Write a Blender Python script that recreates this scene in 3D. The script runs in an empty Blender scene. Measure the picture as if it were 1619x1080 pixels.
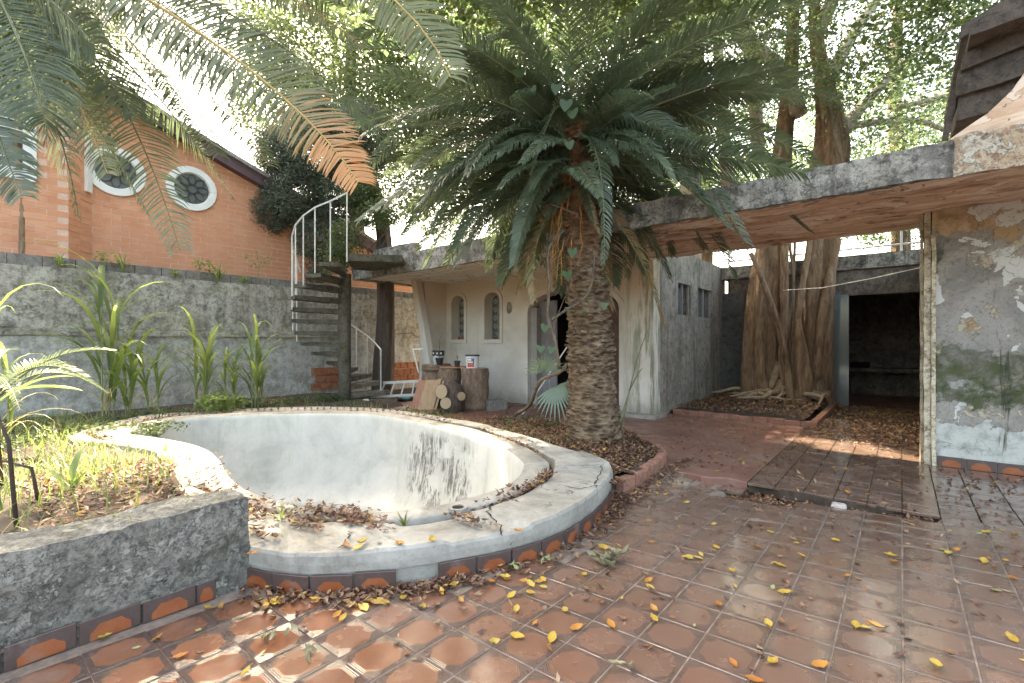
import bpy, math, random
import numpy as np
from mathutils import Vector, Matrix, Quaternion, noise as mnoise
from mathutils.geometry import tessellate_polygon

random.seed(7); np.random.seed(7)
R = math.radians
sc = bpy.context.scene
C = sc.collection

# ------------------------------------------------------------------ camera, sky, sun, exposure
YAW = R(39.752)
EYE = 1.4
FOC = 740.0
cam_d = bpy.data.cameras.new('camera'); cam = bpy.data.objects.new('camera', cam_d); C.objects.link(cam)
cam_d.sensor_width = 36; cam_d.lens = FOC / 1619 * 36
cam_d.clip_start = 0.05; cam_d.clip_end = 400
cam.location = (0, 0, EYE); cam.rotation_euler = (R(90), 0, YAW)
sc.camera = cam

SUN_EL = 56.0
SUN_AZ = 62.0          # degrees left of +Y (towards -X): the sun stands high ahead and to the left
w = bpy.data.worlds.new('World'); sc.world = w; w.use_nodes = True
nt = w.node_tree; nt.nodes.clear()
wo = nt.nodes.new('ShaderNodeOutputWorld'); bg = nt.nodes.new('ShaderNodeBackground'); sky = nt.nodes.new('ShaderNodeTexSky')
sky.sky_type = 'NISHITA'; sky.sun_disc = False
sky.sun_elevation = R(SUN_EL); sky.sun_rotation = R(-SUN_AZ)
sky.air_density = 1.0; sky.dust_density = 6.0; sky.ozone_density = 0.6
bg.inputs['Strength'].default_value = 0.15
nt.links.new(sky.outputs[0], bg.inputs[0]); nt.links.new(bg.outputs[0], wo.inputs[0])
sd = bpy.data.lights.new('sun', 'SUN'); sd.energy = 2.8; sd.angle = R(0.6); sd.color = (1, .95, .86)
sun = bpy.data.objects.new('sun', sd); C.objects.link(sun)
sdir = Vector((-math.sin(R(SUN_AZ)) * math.cos(R(SUN_EL)), math.cos(R(SUN_AZ)) * math.cos(R(SUN_EL)), math.sin(R(SUN_EL))))
SUNV = sdir.copy(); sun.rotation_euler = sdir.to_track_quat('Z', 'Y').to_euler(); sun.location = (-6, 6, 20)
vs = sc.view_settings
vs.view_transform = 'Standard'; vs.look = 'None'; vs.exposure = 3.42; vs.gamma = 1; vs.use_curve_mapping = False
try:
    vs.use_white_balance = True; vs.white_balance_temperature = 7900; vs.white_balance_tint = 4
except Exception:
    pass
sc.cycles.max_bounces = 8; sc.cycles.diffuse_bounces = 5; sc.cycles.transmission_bounces = 6; sc.cycles.transparent_max_bounces = 12
sc.cycles.sample_clamp_indirect = 6

# ------------------------------------------------------------------ measuring helpers
FW = Vector((-math.sin(YAW), math.cos(YAW), 0)); RT = Vector((math.cos(YAW), math.sin(YAW), 0))
def at(px, py, t):
    "world point that was measured at this spot of the photograph, t metres ahead"
    p = FW * t + RT * ((px - 809.5) / FOC * t); return Vector((p.x, p.y, EYE - (py - 540) / FOC * t))
def on(px, py, z=0.0):
    return at(px, py, (EYE - z) * FOC / (py - 540))
def depth(p): return FW.x * p[0] + FW.y * p[1]
def sm(a, b, x):
    t = min(1, max(0, (x - a) / (b - a))); return t * t * (3 - 2 * t)

# ------------------------------------------------------------------ object helpers
def tag(o, label=None, cat=None, group=None, kind=None):
    if label: o['label'] = label
    if cat: o['category'] = cat
    if group: o['group'] = group
    if kind: o['kind'] = kind
    return o
def thing(name, label, cat, loc=(0, 0, 0), group=None, rz=0):
    o = bpy.data.objects.new(name, None); C.objects.link(o); o.location = loc; o.rotation_euler = (0, 0, rz)
    o.empty_display_size = .1
    return tag(o, label, cat, group)
def wpos(o):
    p = Vector((0, 0, 0))
    while o: p += Vector(o.location); o = o.parent
    return p
def link(name, me, mat=None, parent=None, world=True):
    if mat is not None and not me.materials: me.materials.append(mat)
    o = bpy.data.objects.new(name, me); C.objects.link(o)
    if parent is not None:
        o.parent = parent
        if world: o.location = -wpos(parent)
    return o
def copy_tree(o, parent=None):
    c = o.copy(); C.objects.link(c)
    if parent: c.parent = parent
    for ch in list(o.children): copy_tree(ch, c)
    return c

class MB:
    def __init__(s): s.v = []; s.f = []
    def box(s, x0, x1, y0, y1, z0, z1):
        n = len(s.v); s.v += [(x0,y0,z0),(x1,y0,z0),(x1,y1,z0),(x0,y1,z0),(x0,y0,z1),(x1,y0,z1),(x1,y1,z1),(x0,y1,z1)]
        s.f += [tuple(n+i for i in q) for q in ((0,3,2,1),(4,5,6,7),(0,1,5,4),(1,2,6,5),(2,3,7,6),(3,0,4,7))]; return s
    def obox(s, c, X, Y, Z):
        c = Vector(c); X = Vector(X); Y = Vector(Y); Z = Vector(Z); n = len(s.v)
        for a in (-1, 1):
            for b, d in ((-1,-1),(1,-1),(1,1),(-1,1)): s.v.append(tuple(c + X*b*.5 + Y*d*.5 + Z*a*.5))
        s.f += [tuple(n+i for i in q) for q in ((0,3,2,1),(4,5,6,7),(0,1,5,4),(1,2,6,5),(2,3,7,6),(3,0,4,7))]; return s
    def bar(s, a, b, w, h=None):
        a = Vector(a); b = Vector(b); d = b - a; h = h or w
        u = d.cross(Vector((0,0,1)));
        if u.length < 1e-4: u = Vector((1,0,0))
        u.normalize(); v = u.cross(d).normalized(); return s.obox((a+b)/2, u*w, v*h, d)
    def tube(s, pts, rad, n=8, jit=0.0, seed=0, cap=True, ell=1.0, flute=0):
        rnd = random.Random(seed); pts = [Vector(p) for p in pts]; base = len(s.v); m = len(pts)
        if not hasattr(rad, '__len__'): rad = [rad]*m
        up = None
        for i, p in enumerate(pts):
            t = (pts[min(i+1, m-1)] - pts[max(i-1, 0)]).normalized()
            if up is None: up = t.orthogonal().normalized() if abs(t.z) < .9 else Vector((1,0,0))
            up = (up - t*up.dot(t)).normalized(); q = t.cross(up)
            for k in range(n):
                a = 2*math.pi*k/n; r = rad[i]*(1 + (rnd.random()-.5)*2*jit)
                if flute: r *= 1 + .22*math.sin(a*flute + i*.25) + .1*math.sin(a*(flute*2+1)+seed)
                s.v.append(tuple(p + up*math.cos(a)*r + q*math.sin(a)*r*ell))
        for i in range(m-1):
            for k in range(n):
                a = base+i*n+k; b = base+i*n+(k+1)%n; s.f.append((a, b, b+n, a+n))
        if cap: s.f.append(tuple(base+k for k in range(n-1, -1, -1))); s.f.append(tuple(base+(m-1)*n+k for k in range(n)))
        return s
    def lathe(s, c, prof, n=16, jit=0, seed=0):
        "prof: list of (radius, z)"
        rnd = random.Random(seed); b = len(s.v); m = len(prof)
        ph = [rnd.random()*6.28 for _ in range(4)]
        for r, z in prof:
            for k in range(n):
                a = 2*math.pi*k/n; rr = r*(1 + jit*(math.sin(3*a+ph[0])*.5 + math.sin(7*a+ph[1]+z*5)*.35 + (rnd.random()-.5)*.6))
                s.v.append((c[0]+math.cos(a)*rr, c[1]+math.sin(a)*rr, c[2]+z))
        for i in range(m-1):
            for k in range(n):
                a = b+i*n+k; d = b+i*n+(k+1)%n; s.f.append((a, d, d+n, a+n))
        s.f.append(tuple(b+k for k in range(n-1,-1,-1))); s.f.append(tuple(b+(m-1)*n+k for k in range(n))); return s
    def wall(s, outer, holes, O, U, V, Nn, th):
        "polygon with holes given in (u,v) metres on plane O+uU+vV, extruded by -Nn*th; outer/holes lists of 2d points"
        O = Vector(O); U = Vector(U); V = Vector(V); Nn = Vector(Nn)
        loops = [outer] + holes
        tri = tessellate_polygon([[Vector((p[0], p[1], 0)) for p in l] for l in loops])
        flat = [p for l in loops for p in l]; b = len(s.v); m = len(flat)
        for p in flat: s.v.append(tuple(O + U*p[0] + V*p[1]))
        for p in flat: s.v.append(tuple(O + U*p[0] + V*p[1] - Nn*th))
        for t in tri:
            s.f.append((b+t[0], b+t[1], b+t[2])); s.f.append((b+m+t[2], b+m+t[1], b+m+t[0]))
        k = 0
        for l in loops:
            for i in range(len(l)):
                a = b+k+i; c = b+k+(i+1) % len(l); s.f.append((a, c, c+m, a+m))
            k += len(l)
        return s
    def ring(s, inner, outer, O, U, V, Nn, th):
        "flat band between two open/closed outlines of equal count"
        O = Vector(O); U = Vector(U); V = Vector(V); Nn = Vector(Nn); b = len(s.v); m = len(inner)
        for off in (0, -th):
            for l in (inner, outer):
                for p in l: s.v.append(tuple(O + U*p[0] + V*p[1] + Nn*off))
        for i in range(m-1):
            a = b+i; c = b+m+i; d = b+2*m+i; e = b+3*m+i
            s.f += [(a, a+1, c+1, c), (d, e, e+1, d+1), (c, c+1, e+1, e), (a, d, d+1, a+1)]
        for i in (0, m-1):
            s.f.append((b+i, b+m+i, b+3*m+i, b+2*m+i))
        return s
    def mesh(s, name, smooth=False):
        me = bpy.data.meshes.new(name); me.from_pydata(s.v, [], s.f); me.validate(verbose=False)
        if smooth: me.polygons.foreach_set('use_smooth', [True]*len(me.polygons))
        me.update(); return me
    def build(s, name, mat, parent=None, smooth=False, world=True, fixn=True):
        me = s.mesh(name, smooth)
        if fixn:
            import bmesh
            bm = bmesh.new(); bm.from_mesh(me); bmesh.ops.recalc_face_normals(bm, faces=bm.faces); bm.to_mesh(me); bm.free()
        return link(name, me, mat, parent, world)

def bevel(o, wd, seg=2, ang=35):
    m = o.modifiers.new('bevel', 'BEVEL'); m.width = wd; m.segments = seg; m.limit_method = 'ANGLE'; m.angle_limit = R(ang); return o
def rough_up(o, cuts, amp, scale, seed=0, amp2=0, scale2=20):
    "subdivide and push the surface about so that old masonry has uneven faces and edges"
    import bmesh
    bm = bmesh.new(); bm.from_mesh(o.data)
    bmesh.ops.triangulate(bm, faces=[f for f in bm.faces if len(f.verts) > 4])
    for _ in range(30):
        es = [e for e in bm.edges if e.calc_length() > cuts]
        if not es: break
        bmesh.ops.subdivide_edges(bm, edges=es, cuts=1, use_grid_fill=True)
    off = Vector((seed*7.1, seed*3.3, 0))
    bm.normal_update()
    for v in bm.verts:
        n = mnoise.noise_vector(v.co*scale + off)*amp
        if amp2: n += mnoise.noise_vector(v.co*scale2 + off)*amp2
        v.co += n
    bm.to_mesh(o.data); bm.free(); return o

def np_mesh(name, verts, faces4, mat=None, smooth=False, uv=None, attr=None):
    me = bpy.data.meshes.new(name); nv = len(verts); nf = len(faces4); k = faces4.shape[1]
    me.vertices.add(nv); me.vertices.foreach_set('co', verts.astype(np.float32).ravel())
    me.loops.add(nf*k); me.loops.foreach_set('vertex_index', faces4.astype(np.int32).ravel())
    me.polygons.add(nf); me.polygons.foreach_set('loop_start', np.arange(0, nf*k, k, dtype=np.int32))
    me.polygons.foreach_set('use_smooth', np.full(nf, bool(smooth)))
    if attr is not None:
        a = me.attributes.new('tone', 'FLOAT', 'POINT'); a.data.foreach_set('value', attr.astype(np.float32))
    me.update(calc_edges=True)
    if mat: me.materials.append(mat)
    return me

# ------------------------------------------------------------------ materials
class Mat:
    def __init__(s, name):
        s.m = bpy.data.materials.new(name); s.m.use_nodes = True; s.t = s.m.node_tree; s.t.nodes.clear(); s._c = {}
    def n(s, t, **k):
        x = s.t.nodes.new(t)
        for a, b in k.items(): setattr(x, a, b)
        return x
    def l(s, a, b): s.t.links.new(a, b)
    def setin(s, sock, v):
        if isinstance(v, bpy.types.NodeSocket): s.l(v, sock)
        elif isinstance(v, (tuple, list)) and sock.type == 'RGBA': sock.default_value = (*v[:3], 1)
        else: sock.default_value = v
    def co(s, kind='Object'):
        if kind not in s._c:
            if kind == 'Position': s._c[kind] = s.n('ShaderNodeNewGeometry').outputs['Position']
            else: s._c[kind] = s.n('ShaderNodeTexCoord').outputs[kind]
        return s._c[kind]
    def map(s, v, scale=(1,1,1), rot=(0,0,0), loc=(0,0,0)):
        x = s.n('ShaderNodeMapping'); s.l(v, x.inputs[0]); x.inputs['Scale'].default_value = scale; x.inputs['Rotation'].default_value = rot; x.inputs['Location'].default_value = loc; return x.outputs[0]
    def noise(s, scale, detail=5, rough=.6, vec=None, dist=0.0):
        x = s.n('ShaderNodeTexNoise'); s.l(vec or s.co(), x.inputs['Vector']); x.inputs['Scale'].default_value = scale
        x.inputs['Detail'].default_value = detail; x.inputs['Roughness'].default_value = rough; x.inputs['Distortion'].default_value = dist; return x.outputs[0]
    def vor(s, scale, vec=None, feature='F1', rnd=1, out=0):
        x = s.n('ShaderNodeTexVoronoi', feature=feature); s.l(vec or s.co(), x.inputs['Vector']); x.inputs['Scale'].default_value = scale; x.inputs['Randomness'].default_value = rnd
        return x.outputs[out]
    def ramp(s, v, stops, interp='LINEAR'):
        x = s.n('ShaderNodeValToRGB'); s.setin(x.inputs[0], v); r = x.color_ramp; r.interpolation = interp
        while len(r.elements) < len(stops): r.elements.new(.5)
        for e, (p, c) in zip(r.elements, stops):
            e.position = p; e.color = (c, c, c, 1) if isinstance(c, (int, float)) else (*c, 1)
        return x.outputs[0]
    def mix(s, f, a, b, mode='MIX'):
        x = s.n('ShaderNodeMix', data_type='RGBA', blend_type=mode); s.setin(x.inputs[0], f); s.setin(x.inputs[6], a); s.setin(x.inputs[7], b); return x.outputs[2]
    def ma(s, op, a, b=0.0, c=None, clamp=False):
        x = s.n('ShaderNodeMath', operation=op, use_clamp=clamp); s.setin(x.inputs[0], a); s.setin(x.inputs[1], b)
        if c is not None: s.setin(x.inputs[2], c)
        return x.outputs[0]
    def mr(s, v, a, b, c=0.0, d=1.0):
        x = s.n('ShaderNodeMapRange', interpolation_type='SMOOTHSTEP'); s.setin(x.inputs[0], v)
        for i, q in enumerate((a, b, c, d)): x.inputs[i+1].default_value = q
        return x.outputs[0]
    def sep(s, v):
        x = s.n('ShaderNodeSeparateXYZ'); s.l(v, x.inputs[0]); return x.outputs
    def rand(s): return s.n('ShaderNodeObjectInfo').outputs['Random']
    def attr(s, name='tone'): return s.n('ShaderNodeAttribute', attribute_name=name).outputs['Fac']
    def hsv(s, col, h=.5, sat=1.0, v=1.0):
        x = s.n('ShaderNodeHueSaturation'); s.setin(x.inputs['Color'], col); s.setin(x.inputs['Hue'], h); s.setin(x.inputs['Saturation'], sat); s.setin(x.inputs['Value'], v); return x.outputs[0]
    def fin(s, col, rough=.8, bump=None, bs=.3, bd=.01, spec=.5, metal=0, trans=None, tf=.35, coat=0):
        p = s.n('ShaderNodeBsdfPrincipled'); o = s.n('ShaderNodeOutputMaterial'); s.p = p
        s.setin(p.inputs['Base Color'], col); s.setin(p.inputs['Roughness'], rough); p.inputs['Specular IOR Level'].default_value = spec; p.inputs['Metallic'].default_value = metal
        s.setin(p.inputs['Coat Weight'], coat); p.inputs['Coat Roughness'].default_value = .1
        if bump is not None:
            b = s.n('ShaderNodeBump'); b.inputs['Strength'].default_value = bs; b.inputs['Distance'].default_value = bd; s.l(bump, b.inputs['Height']); s.l(b.outputs[0], p.inputs['Normal'])
        if trans is not None:
            t = s.n('ShaderNodeBsdfTranslucent'); s.setin(t.inputs[0], trans); mx = s.n('ShaderNodeMixShader'); mx.inputs[0].default_value = tf
            s.l(p.outputs[0], mx.inputs[1]); s.l(t.outputs[0], mx.inputs[2]); s.l(mx.outputs[0], o.inputs[0])
        else: s.l(p.outputs[0], o.inputs[0])
        return s.m

def simple(name, col, rough=.6, var=.15, sc_=6, metal=0, bs=.2):
    m = Mat(name); n = m.noise(sc_, 6, .65); c = m.mix(m.mr(n, .3, .7), tuple(x*(1-var) for x in col), tuple(min(1, x*(1+var)) for x in col))
    return m.fin(c, rough, m.noise(sc_*6, 4), bs, .004, metal=metal)

def m_tile(name, far=False):
    m = Mat(name); uv = m.co('UV'); P = m.co('Position'); s = m.sep(uv)
    u = m.ma('ABSOLUTE', m.ma('SUBTRACT', s[0], .5)); v = m.ma('ABSOLUTE', m.ma('SUBTRACT', s[1], .5))
    mx = m.ma('MAXIMUM', u, v); sm_ = m.ma('MULTIPLY', m.ma('ADD', u, v), .66)
    # stepped cross: max(min(u-step))
    mn = m.ma('MINIMUM', u, v); st = m.ma('ADD', m.ma('MULTIPLY', mx, .62), m.ma('MULTIPLY', mn, .72))
    d = m.ma('MAXIMUM', m.ma('MAXIMUM', mx, sm_), st)
    wob = m.noise(28, 4, .6, P); d2 = m.ma('ADD', d, m.ma('MULTIPLY', m.ma('SUBTRACT', wob, .5), .07 if not far else .1))
    mask = m.mr(d2, .4, .425)     # 1 = border
    big = m.noise(.9, 4, .6, P); mid = m.noise(5, 6, .65, P); fine = m.noise(60, 4, .7, P)
    tone = m.attr('tone')
    if far: org = m.mix(m.mr(mid, .3, .7), (.135, .076, .052), (.18, .103, .073)); bord = m.mix(m.mr(mid, .35, .7), (.125, .072, .051), (.165, .097, .071))
    else: org = m.mix(m.mr(mid, .3, .7), (.155, .06, .032), (.215, .095, .053)); bord = m.mix(m.mr(fine, .3, .7), (.05, .03, .027), (.1, .065, .052))
    # worn, dusty tiles where people walk, fresher ones at the foot of the planter
    sp = m.sep(P); worn = m.mr(m.ma('ADD', sp[0], m.ma('MULTIPLY', sp[1], .45)), -2.1, .4)
    org = m.mix(m.ma('MULTIPLY', worn, m.mr(m.ma('ADD', big, m.ma('MULTIPLY', mid, .5)), .3, .85, .4, .95)), org, (.155, .098, .076))
    bord = m.mix(m.ma('MULTIPLY', worn, m.mr(mid, .3, .8, .45, 1.0)), bord, (.14, .092, .073))
    col = m.mix(mask, org, bord)
    col = m.mix(m.mr(m.noise(2.2, 8, .7, P, .5), .52, .72, 0, .55), col, (.22, .165, .14))     # dust film
    col = m.mix(m.mr(m.noise(1.7, 5, .6, m.map(P, loc=(5, 2, 1))), .6, .75, 0, .5), col, (.16, .115, .055))
    col = m.mix(.5, col, m.hsv(col, .5, 1, m.ma('ADD', .45, tone)))
    spk = m.mr(m.vor(55, P), .0, .09, 1, 0); col = m.mix(m.ma('MULTIPLY', spk, .55), col, (.42, .35, .3))
    col = m.mix(m.mr(m.noise(3, 8, .75, m.map(P, loc=(9, 0, 0))), .6, .7, 0, .45), col, (.12, .08, .06))
    ro = m.mr(m.noise(4.2, 5, .6, P), .32, .68, .05, .3); ro = m.mix(worn, ro, m.ma('ADD', ro, .04))
    # pressed relief lines that follow the corner ornament
    lines = m.ma('SINE', m.ma('MULTIPLY', d, 165)); rel = m.ma('MULTIPLY', m.ma('MULTIPLY', lines, m.mr(d, .36, .38)), .7)
    h = m.ma('ADD', m.ma('ADD', rel, m.ma('MULTIPLY', m.noise(14, 3, .5, P), .8)), m.ma('MULTIPLY', fine, .35))
    return m.fin(col, ro, h if not far else m.noise(40, 5, .7, P), .5 if not far else .25, .0011, spec=.9, coat=.45)

def m_slab():
    m = Mat('red_floor_slab'); P = m.co('Position')
    n = m.noise(1.3, 7, .65, P, .4); c = m.ramp(n, [(.3, (.13, .055, .04)), (.5, (.185, .082, .06)), (.62, (.21, .12, .09)), (.75, (.25, .18, .15))])
    c = m.mix(m.mr(m.vor(90, P), 0, .12, .5, 0), c, (.5, .42, .36))
    return m.fin(c, m.mr(m.noise(5, 4, .6, P), .3, .7, .3, .6), m.noise(30, 5, .7, P), .25, .004)

def m_patchy(name, base, light, dark, scale=2.0, moss=None, streak=0, peel=None, peel_t=.6, rough=.88, bs=.5, bd=.012, bottom=None, fs=9, fa=.6):
    m = Mat(name); P = m.co('Position')
    n = m.noise(scale, 9, .68, P, .3); n2 = m.noise(scale*4.3, 8, .7, P)
    c = m.mix(m.mr(n, .35, .62), base, light); c = m.mix(m.mr(n2, .48, .68, 0, .75), c, dark)
    if streak:
        st = m.noise(1, 6, .6, m.map(P, (9, 9, .55))); c = m.mix(m.mr(st, .48, .72, 0, streak), c, dark)
        st2 = m.noise(1, 6, .6, m.map(P, (3, 3, .3), loc=(3, 1, 7))); c = m.mix(m.mr(st2, .55, .7, 0, streak*.8), c, tuple(x*.45 for x in base))
    if moss: c = m.mix(m.mr(m.noise(scale*1.4, 9, .72, m.map(P, loc=(4, 4, 4)), .3), .52, .64, 0, moss[1]), c, moss[0])
    h = m.ma('ADD', m.ma('MULTIPLY', n2, .6), m.ma('MULTIPLY', m.noise(scale*22, 5, .7, P), .4))
    if peel:
        pk = m.mr(m.ma('ADD', m.noise(scale*1.9, 12, .7, m.map(P, loc=(8, 2, 5)), .4), m.ma('MULTIPLY', m.noise(scale*9, 6, .7, P), .16)), peel_t+.06, peel_t+.08)
        c = m.mix(m.ma('MULTIPLY', pk, m.mr(m.noise(scale*14, 6, .8, P), .3, .6, .35, 1)), c, peel); h = m.ma('ADD', h, m.ma('MULTIPLY', pk, .9))
    if bottom:
        z = m.sep(P)[2]; bk = m.ma('MULTIPLY', m.mr(m.ma('ADD', z, m.ma('MULTIPLY', m.noise(3, 6, .6, P), -.8)), bottom[1]-.5, bottom[1], 1, 0), bottom[2]); c = m.mix(bk, c, bottom[0])
    f1 = m.noise(fs, 9, .78, P, .3); c = m.mix(m.mr(f1, .5, .57, 0, fa), c, dark); c = m.mix(m.mr(m.noise(fs*.7, 9, .78, m.map(P, loc=(3, 7, 1)), .3), .52, .6, 0, fa), c, light); h = m.ma('ADD', h, m.ma('MULTIPLY', f1, .6))
    c = m.mix(m.mr(m.noise(scale*24, 6, .85, P), .5, .62, 0, .55), c, dark); c = m.mix(m.mr(m.noise(scale*31, 6, .85, m.map(P, loc=(4, 1, 2))), .58, .68, 0, .45), c, light)
    return m.fin(c, rough, h, bs, bd)

# ================================================================== GROUND AND PATIO
def pz(x, y):
    "height of the patio floor: the near part drains away from the camera, the far slab is level"
    z = .13 + .0432*x - .0281*y
    lift = sm(-1.45, -1.95, x) * sm(3.9, 5.0, y); z = z*(1-lift) + 0*lift
    if x > .244 and y > 5.0: z = max(z, 0)*1.0
    return z
def pnorm(x, y):
    e = .05; return Vector((-(pz(x+e, y)-pz(x-e, y))/(2*e), -(pz(x, y+e)-pz(x, y-e))/(2*e), 1)).normalized()

M = {}
M['tile'] = m_tile('terracotta_tile'); M['tile_far'] = m_tile('worn_terracotta_tile', True); M['slab'] = m_slab()
M['tile_wall'] = None
M['grout'] = simple('grout', (.2, .15, .12), .85, .3, 20)
M['soil'] = simple('soil', (.05, .034, .024), .95, .5, 9, bs=.6)
M['pool'] = None

def pool_mat():
    m = Mat('weathered_white_pool_plaster'); P = m.co('Position')
    n = m.noise(1.6, 8, .65, P, .3); c = m.ramp(n, [(.3, (.33, .335, .32)), (.5, (.45, .45, .43)), (.7, (.52, .52, .5))])
    st = m.noise(1, 6, .6, m.map(P, (5, 5, .35))); c = m.mix(m.mr(st, .5, .75, 0, .55), c, (.27, .29, .255))
    # black mould drawn in drips under the far rim
    s = m.sep(P)
    ma_ = m.ma('MULTIPLY', m.mr(s[0], -5.9, -5.5), m.mr(s[0], -4.0, -4.35)); mb_ = m.ma('MULTIPLY', m.mr(s[2], .12, -.02), m.mr(s[2], -1.15, -.75)); mb_ = m.ma('MULTIPLY', mb_, m.mr(s[1], 3.6, 3.9))
    dr = m.noise(1, 9, .75, m.map(P, (16, 12, 2.6)), 1.2); blot = m.noise(2.6, 7, .7, m.map(P, loc=(3, 0, 2)))
    k = m.ma('MULTIPLY', m.ma('MULTIPLY', ma_, mb_), m.ma('MULTIPLY', m.mr(dr, .45, .55), m.mr(blot, .44, .54))); c = m.mix(m.ma('MULTIPLY', k, .85), c, (.06, .055, .05))
    c = m.mix(m.mr(m.noise(30, 6, .85, P), .58, .7, 0, .4), c, (.2, .195, .17)); c = m.mix(m.mr(m.noise(2.2, 9, .75, m.map(P, (1, 1, .6), loc=(1, 5, 2)), .5), .54, .7, 0, .5), c, (.22, .235, .2))
    return m.fin(c, .7, m.noise(14, 6, .7, P), .2, .006)
M['pool'] = pool_mat()
def coping_mat():
    m = Mat('weathered_white_coping'); P = m.co('Position')
    n = m.noise(2.4, 9, .7, P, .4); c = m.ramp(n, [(.32, (.15, .138, .115)), (.45, (.25, .232, .2)), (.6, (.345, .325, .29)), (.8, (.44, .42, .385))])
    n2 = m.noise(8, 9, .75, P); c = m.mix(m.mr(n2, .54, .72, 0, .6), c, (.14, .13, .11))
    vv = m.n('ShaderNodeVectorMath', operation='ADD'); m.l(P, vv.inputs[0]); nn = m.n('ShaderNodeTexNoise'); nn.inputs['Scale'].default_value = 3.5; nn.inputs['Detail'].default_value = 6; m.l(P, nn.inputs['Vector'])
    sc2 = m.n('ShaderNodeVectorMath', operation='SCALE'); m.l(nn.outputs['Color'], sc2.inputs[0]); sc2.inputs['Scale'].default_value = .55; m.l(sc2.outputs[0], vv.inputs[1])
    ed = m.vor(1.15, vv.outputs[0], 'DISTANCE_TO_EDGE'); gate = m.mr(m.noise(1.1, 3, .5, m.map(P, loc=(2, 8, 0))), .58, .62)
    ck = m.ma('MULTIPLY', m.mr(ed, .003, .007, 1, 0), gate); c = m.mix(m.ma('MULTIPLY', ck, .8), c, (.05, .045, .04))
    c = m.mix(m.mr(m.noise(22, 6, .85, P), .6, .66, 0, .75), c, (.07, .065, .055)); c = m.mix(m.mr(m.noise(3.5, 9, .8, m.map(P, loc=(6, 6, 0)), .6), .56, .66, 0, .6), c, (.11, .1, .085))
    h = m.ma('SUBTRACT', m.ma('MULTIPLY', n2, 1.0), m.ma('MULTIPLY', ck, 1.5))
    return m.fin(c, .85, h, .6, .012)
M['coping'] = coping_mat()
M['moss_conc'] = m_patchy('mossy_concrete', (.13, .122, .104), (.29, .272, .235), (.045, .042, .035), 4.5, ((.05, .055, .03), .6), bs=1, bd=.02, peel=(.36, .34, .3), peel_t=.56, fs=26)
M['gwall'] = m_patchy('old_garden_wall_render', (.31, .28, .23), (.5, .465, .4), (.11, .1, .075), 1.3, ((.07, .075, .04), .5), streak=.6, bs=.9, bd=.02, peel=(.38, .36, .32), peel_t=.58)
M['gwall_low'] = m_patchy('old_grey_wall_base', (.36, .35, .335), (.5, .49, .47), (.2, .19, .165), .9, ((.11, .1, .065), .6), streak=.5, peel=(.33, .25, .17), peel_t=.62)
M['block'] = m_patchy('grey_concrete_block', (.17, .15, .135), (.25, .23, .21), (.08, .075, .065), 5, bs=.6)

# ---- patio base and tiles
PITCH = .236
def grid_mesh(name, xs, ys, hf, mat, skip=None, parent=None, smooth=True):
    v = []; f = []; nx = len(xs)
    for y in ys:
        for x in xs: v.append((x, y, hf(x, y)))
    for j in range(len(ys)-1):
        for i in range(nx-1):
            if skip and skip((xs[i]+xs[i+1])/2, (ys[j]+ys[j+1])/2): continue
            a = j*nx+i; f.append((a, a+1, a+nx+1, a+nx))
    me = bpy.data.meshes.new(name); me.from_pydata(v, [], f); me.polygons.foreach_set('use_smooth', [smooth]*len(f)); me.update()
    return link(name, me, mat, parent)
def crackgap(x, y): return (4.84 < y < 5.12 and -1.4 < x < .24) or (4.62 < y < 5.12 and -1.34 < x < -.64)
patio = grid_mesh('patio_floor', [-3.1+.08*i for i in range(118)], [-3+.08*i for i in range(102)], lambda x, y: pz(x, y)-(.1 if crackgap(x, y) else .004), M['grout']); tag(patio, kind='structure')

def tile_unit(name, sx, sy, h=.024, e=.0025, uv0=(0, 0), uv1=(1, 1)):
    a, b = sx/2, sy/2; v = [(-a+e,-b+e,0),(a-e,-b+e,0),(a-e,b-e,0),(-a+e,b-e,0),(-a,-b,-e),(a,-b,-e),(a,b,-e),(-a,b,-e),(-a,-b,-h),(a,-b,-h),(a,b,-h),(-a,b,-h)]
    f = [(0,1,2,3)]
    for r in (0, 4):
        for k in range(4): f.append((r+k, r+4+k, r+4+(k+1)%4, r+(k+1)%4))
    return np.array(v), np.array(f)
def tile_uvs(me, sx, sy, uv0=(0, 0), uv1=(1, 1), co=None):
    uvl = me.uv_layers.new(name='UVMap'); n = len(me.loops); li = np.zeros(n, np.int32); me.loops.foreach_get('vertex_index', li)
    co = co if co is not None else np.array([v.co for v in me.vertices])
    u = (co[li, 0]/sx+.5)*(uv1[0]-uv0[0])+uv0[0]; v = (co[li, 1]/sy+.5)*(uv1[1]-uv0[1])+uv0[1]
    uvl.data.foreach_set('uv', np.stack([u, v], 1).astype(np.float32).ravel())
TX, TY = PITCH-.007, PITCH-.0025
tv, tf = tile_unit('tile', TX, TY)
def tile_mesh(tone, mat):
    me = np_mesh('tile', tv, tf, mat, attr=np.full(len(tv), tone)); tile_uvs(me, TX, TY); return me
tile_meshes = [tile_mesh(t, M['tile']) for t in (.44, .5, .55, .6, .66)]; tile_far_meshes = [tile_mesh(t, M['tile_far']) for t in (.46, .52, .58, .64)]

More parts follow.
